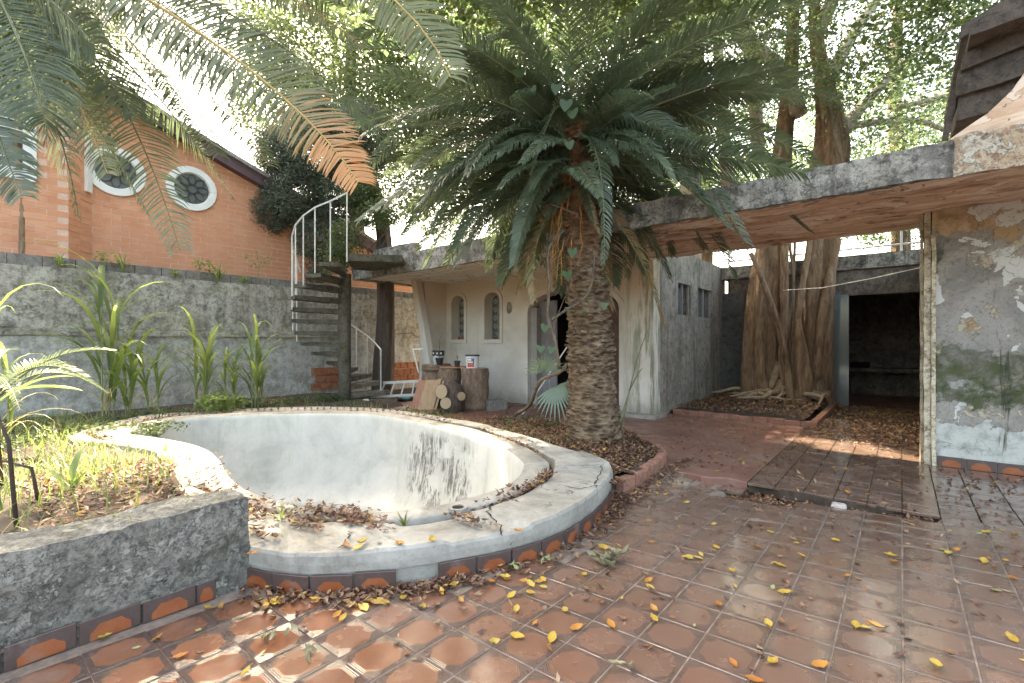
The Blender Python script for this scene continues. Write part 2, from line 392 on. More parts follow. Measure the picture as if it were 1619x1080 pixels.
# ---- the pool outlines (world metres, z = coping top)
ZC = .205
rim_px = [(200,682),(250,668),(300,660),(400,655),(500,653),(600,656),(700,675),(780,700),(820,725),(823,742),(800,765),(740,785),(650,803),(560,808),(480,800),(420,785),(380,765),(358,742),(343,718),(308,701),(250,690)]
rim0 = [on(*p, z=ZC).to_2d() for p in rim_px]
out0 = [on(110,690,ZC).to_2d(), on(205,661,ZC).to_2d(), on(285,652,ZC).to_2d(), on(395,646,ZC).to_2d(), on(505,643,ZC).to_2d(), on(612,647,ZC).to_2d(), on(725,664,ZC).to_2d(), on(815,684,ZC).to_2d(), on(892,707,ZC).to_2d(), on(958,728,ZC).to_2d(),
        Vector((-2.02,3.82)), Vector((-1.83,3.05)), Vector((-1.84,2.45)), Vector((-2.06,1.92)), Vector((-2.32,1.53)), Vector((-2.72,1.2)), Vector((-3.7,.98)), Vector((-4.75,1.22)), Vector((-5.6,1.42)), Vector((-6.4,1.42)), Vector((-7.2,1.2))]
def crom(P, n, closed=True):
    out = []; m = len(P)
    for i in range(n):
        t = i/n*m; k = int(t); u = t-k; a, b, c, d = (P[(k+j-1) % m] for j in range(4))
        out.append(.5*((2*b) + (c-a)*u + (2*a-5*b+4*c-d)*u*u + (3*b-a-3*c+d)*u**3))
    return out
NS = 210
RIM = crom(rim0, NS); OUT = crom(out0, NS)
def inside(poly, x, y):
    c = False; j = len(poly)-1
    for i in range(len(poly)):
        a, b = poly[i], poly[j]
        if (a.y > y) != (b.y > y) and x < (b.x-a.x)*(y-a.y)/(b.y-a.y)+a.x: c = not c
        j = i
    return c
cen = sum(OUT, Vector((0, 0)))/NS
bed_curb = [Vector(p) for p in ((-2.12,4.2),(-2.06,4.6),(-2.06,5.0),(-2.14,5.32),(-2.32,5.6),(-2.6,5.82),(-2.95,5.95))]
def near_ok(x, y):
    if x < -2.86 or inside(OUT, x-.06, y+.02): return False
    if x < -2.1 and y > 4.2: return False
    return True

cells = []
for i in range(-13, 26):
    for j in range(-14, 40):
        x = .005 + PITCH*(i+.5); y = .85 + PITCH*(j+.5); far = False
        if j >= 17:
            if x > .25: far = y > 6.0
            elif j == 17:                                        # the row lost in the crack
                if -1.2 > x > -1.42 or x < -1.42: far = False
                else: continue
            else: far = True; y += -.03
        if far and x < -1.17: continue
        if j == 16 and -1.34 < x < -.64: continue
        if not far and x < .25 and y > 5.06: continue
        if not near_ok(x, y): continue
        if y > 8.9 and x < -1.1: continue
        if y > 7.2 and x > .3: continue
        if y > 12.3 or x > 4.4: continue
        if x < -2.0 and y > 4.9: continue
        cells.append((x, y, far))
def shown(x, y):
    d = FW.x*x + FW.y*y
    if d < .5: return -1
    px = 809.5 + FOC*(RT.x*x+RT.y*y)/d; py = 540 + FOC*(EYE-pz(x, y))/d
    if px < -60 or px > 1680 or py > 1150: return -1
    return 1/d**2
cells.sort(key=lambda c: -shown(c[0], c[1]))
rest = []
def tile_frame(x, y, far):
    z = pz(x, y) if not far else (0 if x < .25 else max(0, pz(x, y)))
    n = pnorm(x, y) if not far else Vector((0, 0, 1))
    n = (n + Vector((random.gauss(0, .004), random.gauss(0, .004), 0))).normalized(); z += random.gauss(0, .0012)
    if not far and x < -2.3 and y < 1.5: n = (n+Vector((0,0,0))).normalized()
    q = Vector((0, 0, 1)).rotation_difference(n); return Vector((x, y, z)), q
for k, (x, y, far) in enumerate(cells):
    p, q = tile_frame(x, y, far)
    if k < 300 and shown(x, y) > 0:
        o = bpy.data.objects.new('tile', random.choice(tile_far_meshes if far else tile_meshes)); C.objects.link(o); o.parent = patio
        o.location = p; o.rotation_mode = 'QUATERNION'; o.rotation_quaternion = q
    else: rest.append((p, q, far))
for fl, nm in ((False, 'outer_tiles'), (True, 'far_tiles')):
    vs_ = []; fs_ = []; tn = []; loc = []
    for p, q, far in rest:
        if far != fl: continue
        Rm = np.array(q.to_matrix()); b = len(vs_)*len(tv); vs_.append(tv @ Rm.T + np.array(p)); fs_.append(tf + b); tn.append(np.full(len(tv), random.uniform(.45, .65))); loc.append(tv)
    if vs_:
        me = np_mesh(nm, np.concatenate(vs_), np.concatenate(fs_), M['tile_far' if fl else 'tile'], attr=np.concatenate(tn)); tile_uvs(me, TX, TY, co=np.concatenate(loc))
        tag(link(nm, me, None, patio), kind='stuff')

# ---- red slab beyond the crack, heaved a hand above the tiles
def crack_edge(x): return 5.06 + .05*math.sin(x*5+1) + .03*math.sin(x*17)
xs = [-9.4 + .1*i for i in range(83)]; xs = [x for x in xs if x < -1.18] + [-1.18]
v = []; f = []
for x in xs:
    y0 = crack_edge(x) if x > -2.2 else 5.3
    v += [(x, y0-.005, -.12), (x, y0, -.012), (x, y0+.012, 0), (x, 6.2, 0), (x, 7.5, 0), (x, 8.97, 0)]
for i in range(len(xs)-1):
    for k in range(5): a = i*6+k; f.append((a, a+6, a+7, a+1))
me = bpy.data.meshes.new('patio_slab'); me.from_pydata(v, [], f); me.update(); slab = tag(link('patio_slab', me, M['slab']), kind='structure')
m = MB()
xx = -1.17
while xx < .23:
    a = crack_edge(xx) - (.0 if xx > -.72 else .0); b2 = crack_edge(xx+.08)
    m.v += [(xx, a+.0, -.1), (xx+.08, b2, -.1), (xx+.08, b2+.01, -.001), (xx, a+.01, -.001), (xx, a+.1, -.028), (xx+.08, b2+.1, -.028)]; n = len(m.v)-6; m.f += [(n, n+1, n+2, n+3), (n+3, n+2, n+5, n+4)]; xx += .08
tag(m.build('broken_floor_edge', M['soil']), kind='structure')
lump = MB(); lump.box(-.47, -.36, 4.86, 4.97, -.06, .0)
o = lump.build('mortar_lump', simple('pale_mortar', (.42, .36, .33), .9, .3, 30)); bevel(o, .02, 2); tag(o, 'pale lump of broken mortar standing in the floor crack', 'rubble')

# ---- courtyard floor and far room floor
tag(grid_mesh('courtyard_ground', [-3.6+.3*i for i in range(16)], [8.8+.3*i for i in range(30)], lambda x, y: -.02, M['soil']), kind='structure')

# ---- garden ground
def gz(x, y):
    z = .15 + .24*sm(-6.6, -4.2, x)*sm(1.75, 1.0, y)
    z -= .22*sm(5.0, 6.2, y)*sm(-8.8, -8.0, x) if x > -8.8 else .1*sm(5.5, 7, y)
    if x > -5.6 and y > 3.6:
        bd = sm(-5.6, -4.6, x)*sm(3.6, 4.2, y)*sm(7.4, 6.2, y); z = z*(1-bd) + bd*(.075 + .09*math.exp(-((x+3.1)**2+(y-5.3)**2)/.8))
    if -5.5 < x < -2.5 and .9 < y and inside(OUT, x, y): z = min(z, .1)
    return z + .015*mnoise.noise(Vector((x*2, y*2, 0)))
def gskip(x, y):
    if x > -3.2 and y < 3.0: return True
    if y > 1.2 and y < 5.3 and inside([cen+(p-cen)*.93 for p in OUT], x, y): return True
    if y < 4.3 and x > -2.4: return True
    if x > -2.05: return True
    if y > 5 and x > -3.0:
        if x > -2.14 + -.0 or y > 5.3 and (y-5.3) > ( -2.1 - x)*.9+.0: return True
    if y > 6.35 and x > -8.9: return True
    return False
def arange(a, b, s): return list(np.arange(a, b, s))
gg = grid_mesh('garden_ground', arange(-11.3, -1.9, .11), arange(-5, 9.6, .11), gz, M['soil'], gskip); tag(gg, kind='structure')

# ================================================================== POOL
pool = thing('swimming_pool', 'empty kidney shaped white plaster pool with cracked coping and black mould inside', 'swimming pool', (cen.x, cen.y, 0))
v = []; f = []; prof_n = 8
def wid(i): return (OUT[i]-RIM[i]).length
basin_c = sum(RIM, Vector((0, 0)))/NS
st_z = [-1.18, -1.1, -.88, -.35, .12, .17, .192]
for i in range(NS):
    n = (OUT[i]-RIM[i]).normalized(); r = RIM[i]
    for k, z in enumerate(st_z):
        off = [-.75, -.4, -.17, -.05, -.008, 0.004, .02][k]; p = r + n*off; v.append((p.x, p.y, z))
for i in range(NS):
    for k in range(len(st_z)-1): a = i*7+k; b = ((i+1) % NS)*7+k; f.append((a, b, b+1, a+1))
f.append(tuple(i*7 for i in range(NS)))
me = bpy.data.meshes.new('basin'); me.from_pydata(v, [], f); me.polygons.foreach_set('use_smooth', [True]*len(f)); me.update()
basin = link('basin', me, M['pool'], pool)

def ringmesh(name, stations, mat, parent, smooth=True):
    "stations(i) -> list of (distance from rim as point fraction vector, z)"
    v = []; f = []; S = None
    for i in range(NS):
        pts = stations(i); S = len(pts)
        for p in pts: v.append(p)
    for i in range(NS):
        for k in range(S-1): a = i*S+k; b = ((i+1) % NS)*S+k; f.append((a, b, b+1, a+1))
    me = bpy.data.meshes.new(name); me.from_pydata(v, [], f); me.polygons.foreach_set('use_smooth', [smooth]*len(f)); me.update(); return link(name, me, mat, parent)
def along(i, d, z):
    w_ = wid(i); n = (OUT[i]-RIM[i])/w_; p = RIM[i] + n*d; jz = .006*mnoise.noise(Vector((p.x*3, p.y*3, 1))) + .004*mnoise.noise(Vector((p.x*14, p.y*14, z*9))); return (p.x, p.y, z+jz)
def split(i):
    w_ = wid(i); g = sm(.42, .6, w_); inner = .30*g + (w_-.06)*(1-g) if w_ > .1 else w_*.5
    nz_ = mnoise.noise(Vector((RIM[i].x*2.5, RIM[i].y*2.5, 3)))*.03
    inner = min(w_*.92, inner+nz_); gap = (.07+.03*math.sin(i*.11))*g + .004; return w_, inner, gap, g
def inner_st(i):
    w_, a, gap, g = split(i); return [along(i, .02, .192), along(i, .05, ZC), along(i, a*.5, ZC+.008), along(i, a-.015, ZC), along(i, a, ZC-.012), along(i, a+.004, .1)]
ring1 = ringmesh('inner_coping', inner_st, M['coping'], pool)
def tilt(i):       # cracked outer slabs sit at slightly different heights
    return .012*math.sin(int(i/9.3)*2.3) if 60 < i < 160 else 0
def outer_st(i):
    w_, a, gap, g = split(i); b = min(w_-.01, a+gap); t = tilt(i)
    return [along(i, b-.003, .1), along(i, b, ZC-.01+t), along(i, b+(w_-b)*.1, ZC+.004+t), along(i, b+(w_-b)*.6, ZC+.006+t), along(i, w_-.018, ZC+.004+t), along(i, w_-.016, ZC+.003+t), along(i, w_-.002, ZC-.012+t), along(i, w_, ZC-.015+t), along(i, w_+.006, ZC-.06), along(i, w_+.004, .1), along(i, w_-.012, .095), along(i, w_-.02, -.25)]
ring2 = ringmesh('outer_coping', outer_st, M['coping'], pool, smooth=False)
# cracks across the outer coping: flat near-black strips painted as the shaded depth of open joints
M['void'] = simple('dark_gap', (.012, .011, .01), .95, .1)

def crackline(pts, w_, z, name='crack'):
    m = MB(); P = [Vector(p) for p in pts]; Q = []
    for a, b in zip(P, P[1:]):
        for k in range(6): Q.append(a.lerp(b, k/6) + Vector((random.gauss(0, .008), random.gauss(0, .008))))
    Q.append(P[-1]); n = len(Q)
    for i, q in enumerate(Q):
        t = (Q[min(i+1, n-1)]-Q[max(i-1, 0)]).normalized(); s_ = Vector((-t.y, t.x)); ww = w_*(.4+.8*random.random())*(1 if 0 < i < n-1 else .2)
        for u in (-1, 1): m.v.append((q.x+s_.x*ww*u, q.y+s_.y*ww*u, z))
    for i in range(n-1): a = 2*i; m.f.append((a, a+1, a+3, a+2))
    return m.build(name, M['void'], pool)
for a in ([on(782,800,ZC).to_2d(), on(770,815,ZC).to_2d(), on(792,835,ZC).to_2d(), on(795,852,ZC).to_2d()], [on(955,735,ZC).to_2d(), on(948,752,ZC).to_2d(), on(940,770,ZC).to_2d()], [on(893,738,ZC).to_2d(), on(920,739,ZC).to_2d(), on(950,738,ZC).to_2d()],
          [on(780,775,ZC).to_2d(), on(800,790,ZC).to_2d(), on(822,797,ZC).to_2d()], [on(540,870,ZC).to_2d(), on(548,855,ZC).to_2d(), on(556,842,ZC).to_2d()], [on(880,769,ZC).to_2d(), on(915,776,ZC).to_2d(), on(948,771,ZC).to_2d()]):
    crackline(a, .006, ZC+.0175)
# rusty drain hole
dh = on(724, 806, ZC); m = MB(); m.ring([(math.cos(t)*.045, math.sin(t)*.045) for t in np.linspace(0, 6.283, 25)], [(math.cos(t)*.07, math.sin(t)*.07) for t in np.linspace(0, 6.283, 25)], (dh.x, dh.y, ZC+.022), (1,0,0), (0,1,0), (0,0,1), .03)
m.build('drain_ring', M['coping'], pool)
m = MB(); m.lathe((dh.x, dh.y, ZC+.012), [(.045, 0), (.044, .002)], 20); m.build('drain_hole', M['void'], pool)

# skirting tiles (half tiles standing on edge)
def skirt_mesh(w_, h_, mat, tone):
    v_, f_ = tile_unit('s', w_, h_, .012, .003); me = np_mesh('skirting_tile', v_, f_, mat, attr=np.full(len(v_), tone)); tile_uvs(me, w_, h_, (0, .48), (1, 1)); return me
def m_skirt():
    m = Mat('skirting_terracotta'); uv = m.co('UV'); P = m.co('Position'); s = m.sep(uv)
    u = m.ma('ABSOLUTE', m.ma('SUBTRACT', s[0], .5)); v = m.ma('ABSOLUTE', m.ma('SUBTRACT', s[1], .5)); mx = m.ma('MAXIMUM', u, v); mn = m.ma('MINIMUM', u, v)
    d = m.ma('MAXIMUM', m.ma('MAXIMUM', mx, m.ma('MULTIPLY', m.ma('ADD', u, v), .66)), m.ma('ADD', m.ma('MULTIPLY', mx, .62), m.ma('MULTIPLY', mn, .72)))
    d2 = m.ma('ADD', d, m.ma('MULTIPLY', m.ma('SUBTRACT', m.noise(22, 5, .7, P), .5), .06)); mask = m.mr(d2, .325, .34)
    c = m.mix(mask, m.mix(m.mr(m.noise(7, 6, .6, P), .3, .7), (.24, .062, .02), (.3, .095, .037)), m.mix(m.noise(30, 5, .7, P), (.05, .03, .028), (.11, .07, .06)))
    c = m.mix(m.mr(m.noise(5, 8, .75, P, .4), .56, .68, 0, .5), c, (.2, .16, .14))
    return m.fin(c, .38, m.ma('SINE', m.ma('MULTIPLY', d, 150)), .2, .001)
M['skirt'] = m_skirt()
SK = [skirt_mesh(.228, .108, M['skirt'], .5)]
def skirt_tile(c, out, parent):
    "c: centre of the tile's face, out: outward 2d normal"
    X = Vector((-out.y, out.x, 0)); Z = Vector((out.x, out.y, 0)); Y = Vector((0, 0, 1)); mt = Matrix((X, Y, Z)).transposed()
    o = bpy.data.objects.new('skirting_tile', SK[0]); C.objects.link(o); o.parent = parent; o.rotation_mode = 'QUATERNION'; o.rotation_quaternion = (mt @ Matrix.Rotation(random.gauss(0, .012), 3, 'Z')).to_quaternion(); o.location = Vector(c) - wpos(parent); return o
acc = 0; k = 0; i0 = int(NS*9.6/21); i1 = int(NS*15.35/21); prev = OUT[i1]; start = Vector((-2.9, 1.13))
line = [OUT[i] for i in range(i1, i0, -1)]; dist = [0]
for a, b in zip(line, line[1:]): dist.append(dist[-1]+(b-a).length)
def along_line(d):
    for j in range(len(dist)-1):
        if dist[j+1] >= d: u = (d-dist[j])/(dist[j+1]-dist[j]); return line[j].lerp(line[j+1], u), (line[j+1]-line[j]).normalized()
    return None, None
d = .11; idx = 0
while True:
    p, t = along_line(d)
    if p is None: break
    o_ = Vector((t.y, -t.x)); 
    if idx != 4: skirt_tile((p.x+o_.x*.011, p.y+o_.y*.011, pz(p.x, p.y)+.052), o_, pool)
    d += PITCH*1.0; idx += 1

# ================================================================== PLANTER WALL
pw = thing('planter_wall', 'thick mossy grey concrete planter wall with terracotta skirting in the left foreground', 'wall', (-3.08, 0, 0))
m = MB(); m.box(-3.235, -2.93, -3.2, 1.12, -.1, .49); o = m.build('concrete', M['moss_conc'], pw); rough_up(o, .06, .022, 2.6, 3, .012, 16)
y = .965-.236
yy = .85-.236*.0
for k in range(-1, 16):
    yc = .733 - PITCH*k
    if k == -1: continue
    skirt_tile((-2.916, yc, pz(-2.9, yc)+.055), Vector((1, 0)), pw)
sc_half = skirt_mesh(.09, .108, M['skirt'], .5); o = skirt_tile((-2.916, .733+.166, pz(-2.9, .9)+.055), Vector((1, 0)), pw); o.data = sc_half
m = MB(); m.box(-2.935, -2.919, -3.2, .95, .085, .1); o = m.build('mortar_fillet', M['moss_conc'], pw); rough_up(o, .08, .006, 9, 2)

# ================================================================== PALM BED KERB
pk = thing('palm_bed_kerb', 'curved kerb of red bricks round the leaf strewn palm bed', 'kerb', (bed_curb[3].x, bed_curb[3].y, 0))
M['kerb'] = m_patchy('red_kerb', (.27, .11, .07), (.34, .16, .11), (.12, .07, .055), 5, ((.1, .09, .05), .3))
cu = []
for a, b in zip(bed_curb, bed_curb[1:]):
    n_ = max(1, round((b-a).length/.2))
    for q in range(n_): cu.append((a.lerp(b, (q+.5)/n_), (b-a).normalized(), (b-a).length/n_))
for c_, t, ln in cu:
    z = pz(c_.x, c_.y); m = MB(); m.obox((0, 0, 0), (ln-.004, 0, 0), (0, .1, 0), (0, 0, .2)); o = m.build('brick', M['kerb'], pk, world=False); bevel(o, .012, 2)
    o.location = Vector((c_.x, c_.y, z+.02)) - wpos(pk); o.rotation_euler = (random.gauss(0, .02), random.gauss(0, .015), math.atan2(t.y, t.x))

# courtyard tree bed kerb
ck = thing('courtyard_kerb', 'low red tiled kerb round the bed of the strangler fig', 'kerb', (-1.1, 9, 0))
x = -3.4
while x < -1.1:
    m = MB(); m.box(x, x+.232, 8.95, 9.05, -.05, .09+random.uniform(-.004, .004)); o = m.build('brick', M['kerb'], ck); bevel(o, .008, 1); x += .236
y = 9.055
while y < 12.2:
    m = MB(); m.box(-1.155, -1.05, y, y+.232, -.05, .09+random.uniform(-.004, .004)); o = m.build('brick', M['kerb'], ck); bevel(o, .008, 1); y += .236
tag(grid_mesh('courtyard_bed', arange(-3.5, -1.1, .12), arange(9.0, 12.6, .12), lambda x, y: .06 + .05*mnoise.noise(Vector((x*2, y*2, 0))) + .12*math.exp(-((x+1.9)**2+(y-10.3)**2)/1.2), M['soil']), kind='structure')

# ================================================================== GARDEN WALL
gw = thing('garden_wall', 'tall weathered grey boundary wall with a ledge behind the overgrown garden', 'wall', (-11, 2, 0))
m = MB(); m.box(-11.35, -11.0, -6, 13, 1.62, 2.66); o = m.build('upper_render', M['gwall'], gw); rough_up(o, .4, .03, .8, 1, .012, 5)
m = MB(); m.box(-11.3, -10.94, -6, 13, 1.5, 1.62); o = m.build('ledge', M['gwall'], gw); rough_up(o, .3, .015, 1.6, 5, .01, 6)
m = MB(); m.box(-11.3, -10.985, -6, 13, -.3, 1.5); o = m.build('lower_render', M['gwall_low'], gw); rough_up(o, .4, .02, .8, 2, .01, 5)
blk = MB(); blk.box(-.14, .0, -.2, .2, 0, .2); bme = blk.mesh('concrete_block')
bme.materials.append(M['block'])
y = -5.8
while y < 9.5:
    o = bpy.data.objects.new('concrete_block', bme); C.objects.link(o); o.parent = gw; o.location = Vector((-11.1+random.gauss(0, .008), y, 2.64)) - wpos(gw); o.rotation_euler = (0, 0, random.gauss(0, .01)); y += .412
# exposed hollow bricks at the far foot of the wall
M['redbrick'] = m_patchy('exposed_red_brick', (.34, .11, .05), (.42, .17, .09), (.12, .05, .03), 6, ((.35, .3, .25), .4))
bk = MB(); bk.box(-.06, .0, -.115, .115, -.085, .085); bkm = bk.mesh('brick'); bkm.materials.append(M['redbrick'])
for r in range(4):
    for q in range(7):
        yq = 7.6 + q*.24 + (r % 2)*.12
        if r > 2 or mnoise.noise(Vector((yq, r*.6, 0))) < -.28: continue
        o = bpy.data.objects.new('brick', bkm); C.objects.link(o); o.parent = gw; o.location = Vector((-10.95+random.uniform(0, .015), yq, .35+r*.185)) - wpos(gw); o.scale = (1, random.uniform(.93, 1.0), 1)
for r in range(3):
    for q in range(3):
        o = bpy.data.objects.new('brick', bkm); C.objects.link(o); o.parent = gw; o.location = Vector((-10.95+random.uniform(0, .01), 5.72+q*.24+(r % 2)*.1, .3+r*.185)) - wpos(gw)

# ================================================================== BRICK HOUSE BEYOND THE WALL
bh = thing('brick_house', 'neighbouring orange brick house with two round white framed windows and a sloping eave', 'house', (-13, 4, 0))
M['mortar'] = simple('pale_mortar_joint', (.66, .44, .33), .9, .12, 8)
mb_ = Mat('orange_facing_brick'); P_ = mb_.co('Position'); cb = mb_.mix(mb_.mr(mb_.noise(3.1, 5, .7, P_), .3, .7), (.6, .255, .13), (.7, .34, .2)); cb = mb_.mix(.35, cb, mb_.mix(mb_.rand(), (.52, .21, .115), (.74, .39, .25)))
M['facebrick'] = mb_.fin(cb, .85, mb_.noise(40, 4, .7, P_), .4, .004)
FX = -12.5
def roofz(y): return 6.3 - (y-2.61)*.36
m = MB(); m.wall([(1.0, 0), (13, 0), (13, roofz(13)), (1.0, roofz(1.0))], [], (FX, 0, 0), (0, 1, 0), (0, 0, 1), (1, 0, 0), .3); m.build('wall', M['mortar'], bh)
LX = -11.95; LYC = 1.42
m = MB(); m.wall([(-7, 0), (LYC, 0), (LYC, 8.2), (-7, 8.2)], [[(-.8, 4.4), (.85, 4.4), (.85, 6.05), (-.8, 6.05)]], (LX, 0, 0), (0, 1, 0), (0, 0, 1), (1, 0, 0), .25); m.build('wall', M['mortar'], bh)
m = MB(); c0 = Vector((LX, LYC, 0)); c1 = Vector((FX, LYC+.42, 0)); dv = (c1-c0); nn = Vector((dv.y, -dv.x, 0)).normalized(); nn = nn if nn.x > 0 else -nn
m.wall([(0, 0), (dv.length, 0), (dv.length, 7.3), (0, 7.3)], [], c0, dv.normalized(), (0, 0, 1), nn, .2); m.build('wall', M['mortar'], bh)
wins = [(2.33, 4.9, .52), (4.05, 4.9, .52)]
wy = [PY_ for PY_ in ()]
def plane_x(px, py, x):
    r = (px-809.5)/FOC; t = x/(FW.x + RT.x*r); return t*(FW.y + RT.y*r), EYE-(py-540)/FOC*t
w1y, w1z = plane_x(183, 272, FX); w2y, w2z = plane_x(303, 299, FX); wins = [(w1y, w1z, .5), (w2y, w2z, .5)]
bricks = []
BL, BH = .29, .112
r = 0
while r*BH < 9:
    z = 2.3 + r*BH
    for q in range(60):
        y = 1.7 + q*BL + (r % 2)*BL/2
        if y > 12.5 or z > roofz(y)-.1 or z > 8: continue
        if any((y-a)**2+(z-b)**2 < .42**2 for a, b, c_ in wins): continue
        bricks.append((Vector((FX, y, z)), 0))
    for q in range(40):
        y = LYC - BL/2 - q*BL + (r % 2)*BL/2 - .14
        if y < -6.5 or z > 8.1: continue
        if -1.05 < y < 1.1 and 4.25 < z < 6.2: continue
        bricks.append((Vector((LX, y, z)), 0))
    for q in range(3):
        s_ = .17+q*.33 - (r % 2)*.0
        if s_ < dv.length-.05 and z < 7.2: bricks.append((c0 + dv.normalized()*s_ + Vector((0, 0, z)), 1))
    r += 1
bu = MB(); bu.box(-.02, .005, -(BL-.014)/2, (BL-.014)/2, -(BH-.014)/2, (BH-.014)/2); bum = bu.mesh('brick'); bum.materials.append(M['facebrick'])
def vis(p):
    d_ = depth(p); px = 809.5+FOC*(RT.x*p.x+RT.y*p.y)/d_; py = 540-FOC*(p.z-EYE)/d_; return -20 < px < 480 and py > -20, d_
bricks.sort(key=lambda b: (not vis(b[0])[0], vis(b[0])[1]))
bv = np.array(bu.v); bf = np.array(bu.f); V_ = []; F_ = []; cnt = 0
for p, kk in bricks:
    ang = 0 if kk == 0 else math.atan2(nn.y, nn.x)
    pp = p + Vector((random.uniform(-.003, .003), random.gauss(0, .003), random.gauss(0, .002))); sc_y = 1 if kk == 0 else 1.2
    if cnt < 300:
        o = bpy.data.objects.new('brick', bum); C.objects.link(o); o.parent = bh; o.location = pp - wpos(bh); o.rotation_euler = (0, 0, ang); o.scale = (1, sc_y, 1)
    else:
        Rm = np.array(Matrix.Rotation(ang, 3, 'Z')); F_.append(bf+len(V_)*8); V_.append((bv*np.array([1, sc_y, 1])) @ Rm.T + np.array(pp))
    cnt += 1
tag(link('brickwork', np_mesh('brickwork', np.concatenate(V_), np.concatenate(F_), M['facebrick']), None, bh), kind='stuff')
M['white'] = simple('white_paint', (.78, .77, .74), .5, .06, 5); M['glassd'] = None
mg = Mat('dusty_dark_glass'); M['glassd'] = mg.fin(mg.mix(mg.noise(6, 4), (.09, .1, .1), (.17, .18, .18)), .18, spec=.8)
M['iron'] = simple('dark_iron', (.05, .045, .04), .5, .3, 20)
for wy_, wz_, wr in wins:
    cir = lambda r_: [(wy_+math.cos(t)*r_, wz_+math.sin(t)*r_) for t in np.linspace(0, 2*math.pi, 41)]
    m = MB(); m.ring(cir(.355), cir(.50), (FX+.06, 0, 0), (0, 1, 0), (0, 0, 1), (1, 0, 0), .1); fr = m.build('window_frame', M['white'], bh); bevel(fr, .012, 2)
    m = MB(); m.ring(cir(.33), cir(.357), (FX+.02, 0, 0), (0, 1, 0), (0, 0, 1), (1, 0, 0), .1); m.build('window_reveal', M['white'], fr)
    m = MB(); m.wall(cir(.34)[:-1], [], (FX+.0225, 0, 0), (0, 1, 0), (0, 0, 1), (1, 0, 0), .01); m.build('pane', M['glassd'], fr)
    m = MB(); m.tube([Vector((FX+.04, wy_+math.cos(t)*.1, wz_+math.sin(t)*.1)) for t in np.linspace(0, 6.283, 21)], .012, 5)
    for k in range(8):
        a = k*math.pi/4
        for s_ in (-1, 1):
            m.tube([Vector((FX+.04, wy_+math.cos(a+s_*b)*q, wz_+math.sin(a+s_*b)*q)) for q, b in ((.1, 0.12), (.17, .36), (.24, .33), (.3, .14), (.335, 0))], .009, 4)
    m.build('iron_grille', M['iron'], fr)
m = MB()
for a, b in (((-.95,4.25),(1.0,4.42)), ((-.95,6.03),(1.0,6.2)), ((-.95,4.42),(-.78,6.03)), ((.83,4.42),(1.0,6.03))): m.box(LX+.0, LX+.05, a[0], b[0], a[1], b[1])
fr = m.build('window_frame', M['white'], bh)
m = MB(); m.box(LX-.12, LX-.1, -.85, .9, 4.35, 6.1); m.build('pane', M['glassd'], fr)
m = MB()
for k in range(10): m.box(LX-.07, LX-.05, -.8, .85, 4.45+k*.17, 4.47+k*.17)
m.build('blind', M['white'], fr)
# narrow side window
sp = c0 + dv.normalized()*.52; m = MB(); m.obox(sp + nn*.03 + Vector((0, 0, 4.9)), dv.normalized()*.16, nn*.05, (0, 0, 1.1)); m.build('window_frame', M['white'], bh)
# roof: sloping eave with dark fascia
M['eave'] = simple('dark_plum_eave', (.12, .07, .08), .6, .2, 4); M['rooftile'] = simple('grey_roof_tile', (.3, .27, .25), .85, .3, 9)
m = MB()
def sl(y, dz): return roofz(y)+dz
def slab_y(x0, x1, dz0, dz1, mb, y0=-3, y1=13):
    n = len(mb.v); mb.v += [(x0,y0,sl(y0,dz0)),(x1,y0,sl(y0,dz0)),(x1,y1,sl(y1,dz0)),(x0,y1,sl(y1,dz0)),(x0,y0,sl(y0,dz1)),(x1,y0,sl(y0,dz1)),(x1,y1,sl(y1,dz1)),(x0,y1,sl(y1,dz1))]
    mb.f += [tuple(n+i for i in q) for q in ((0,3,2,1),(4,5,6,7),(0,1,5,4),(1,2,6,5),(2,3,7,6),(3,0,4,7))]
slab_y(FX-.3, FX+.22, -.14, .1, m, 1.9, 13); m.build('eave_fascia', M['eave'], bh)
m = MB(); slab_y(FX-4, FX+.3, .105, .2, m, -2, 13); m.build('roof', M['rooftile'], bh)
m = MB(); m.box(LX-1.6, LX+.25, -7, LYC+.2, 8.1, 8.3); m.build('roof', M['rooftile'], bh)
m = MB(); m.box(FX+.22, FX+.3, 3.05, 3.13, sl(3.1, -.16), sl(3.1, .1)); m.build('rafter_end', M['eave'], bh)

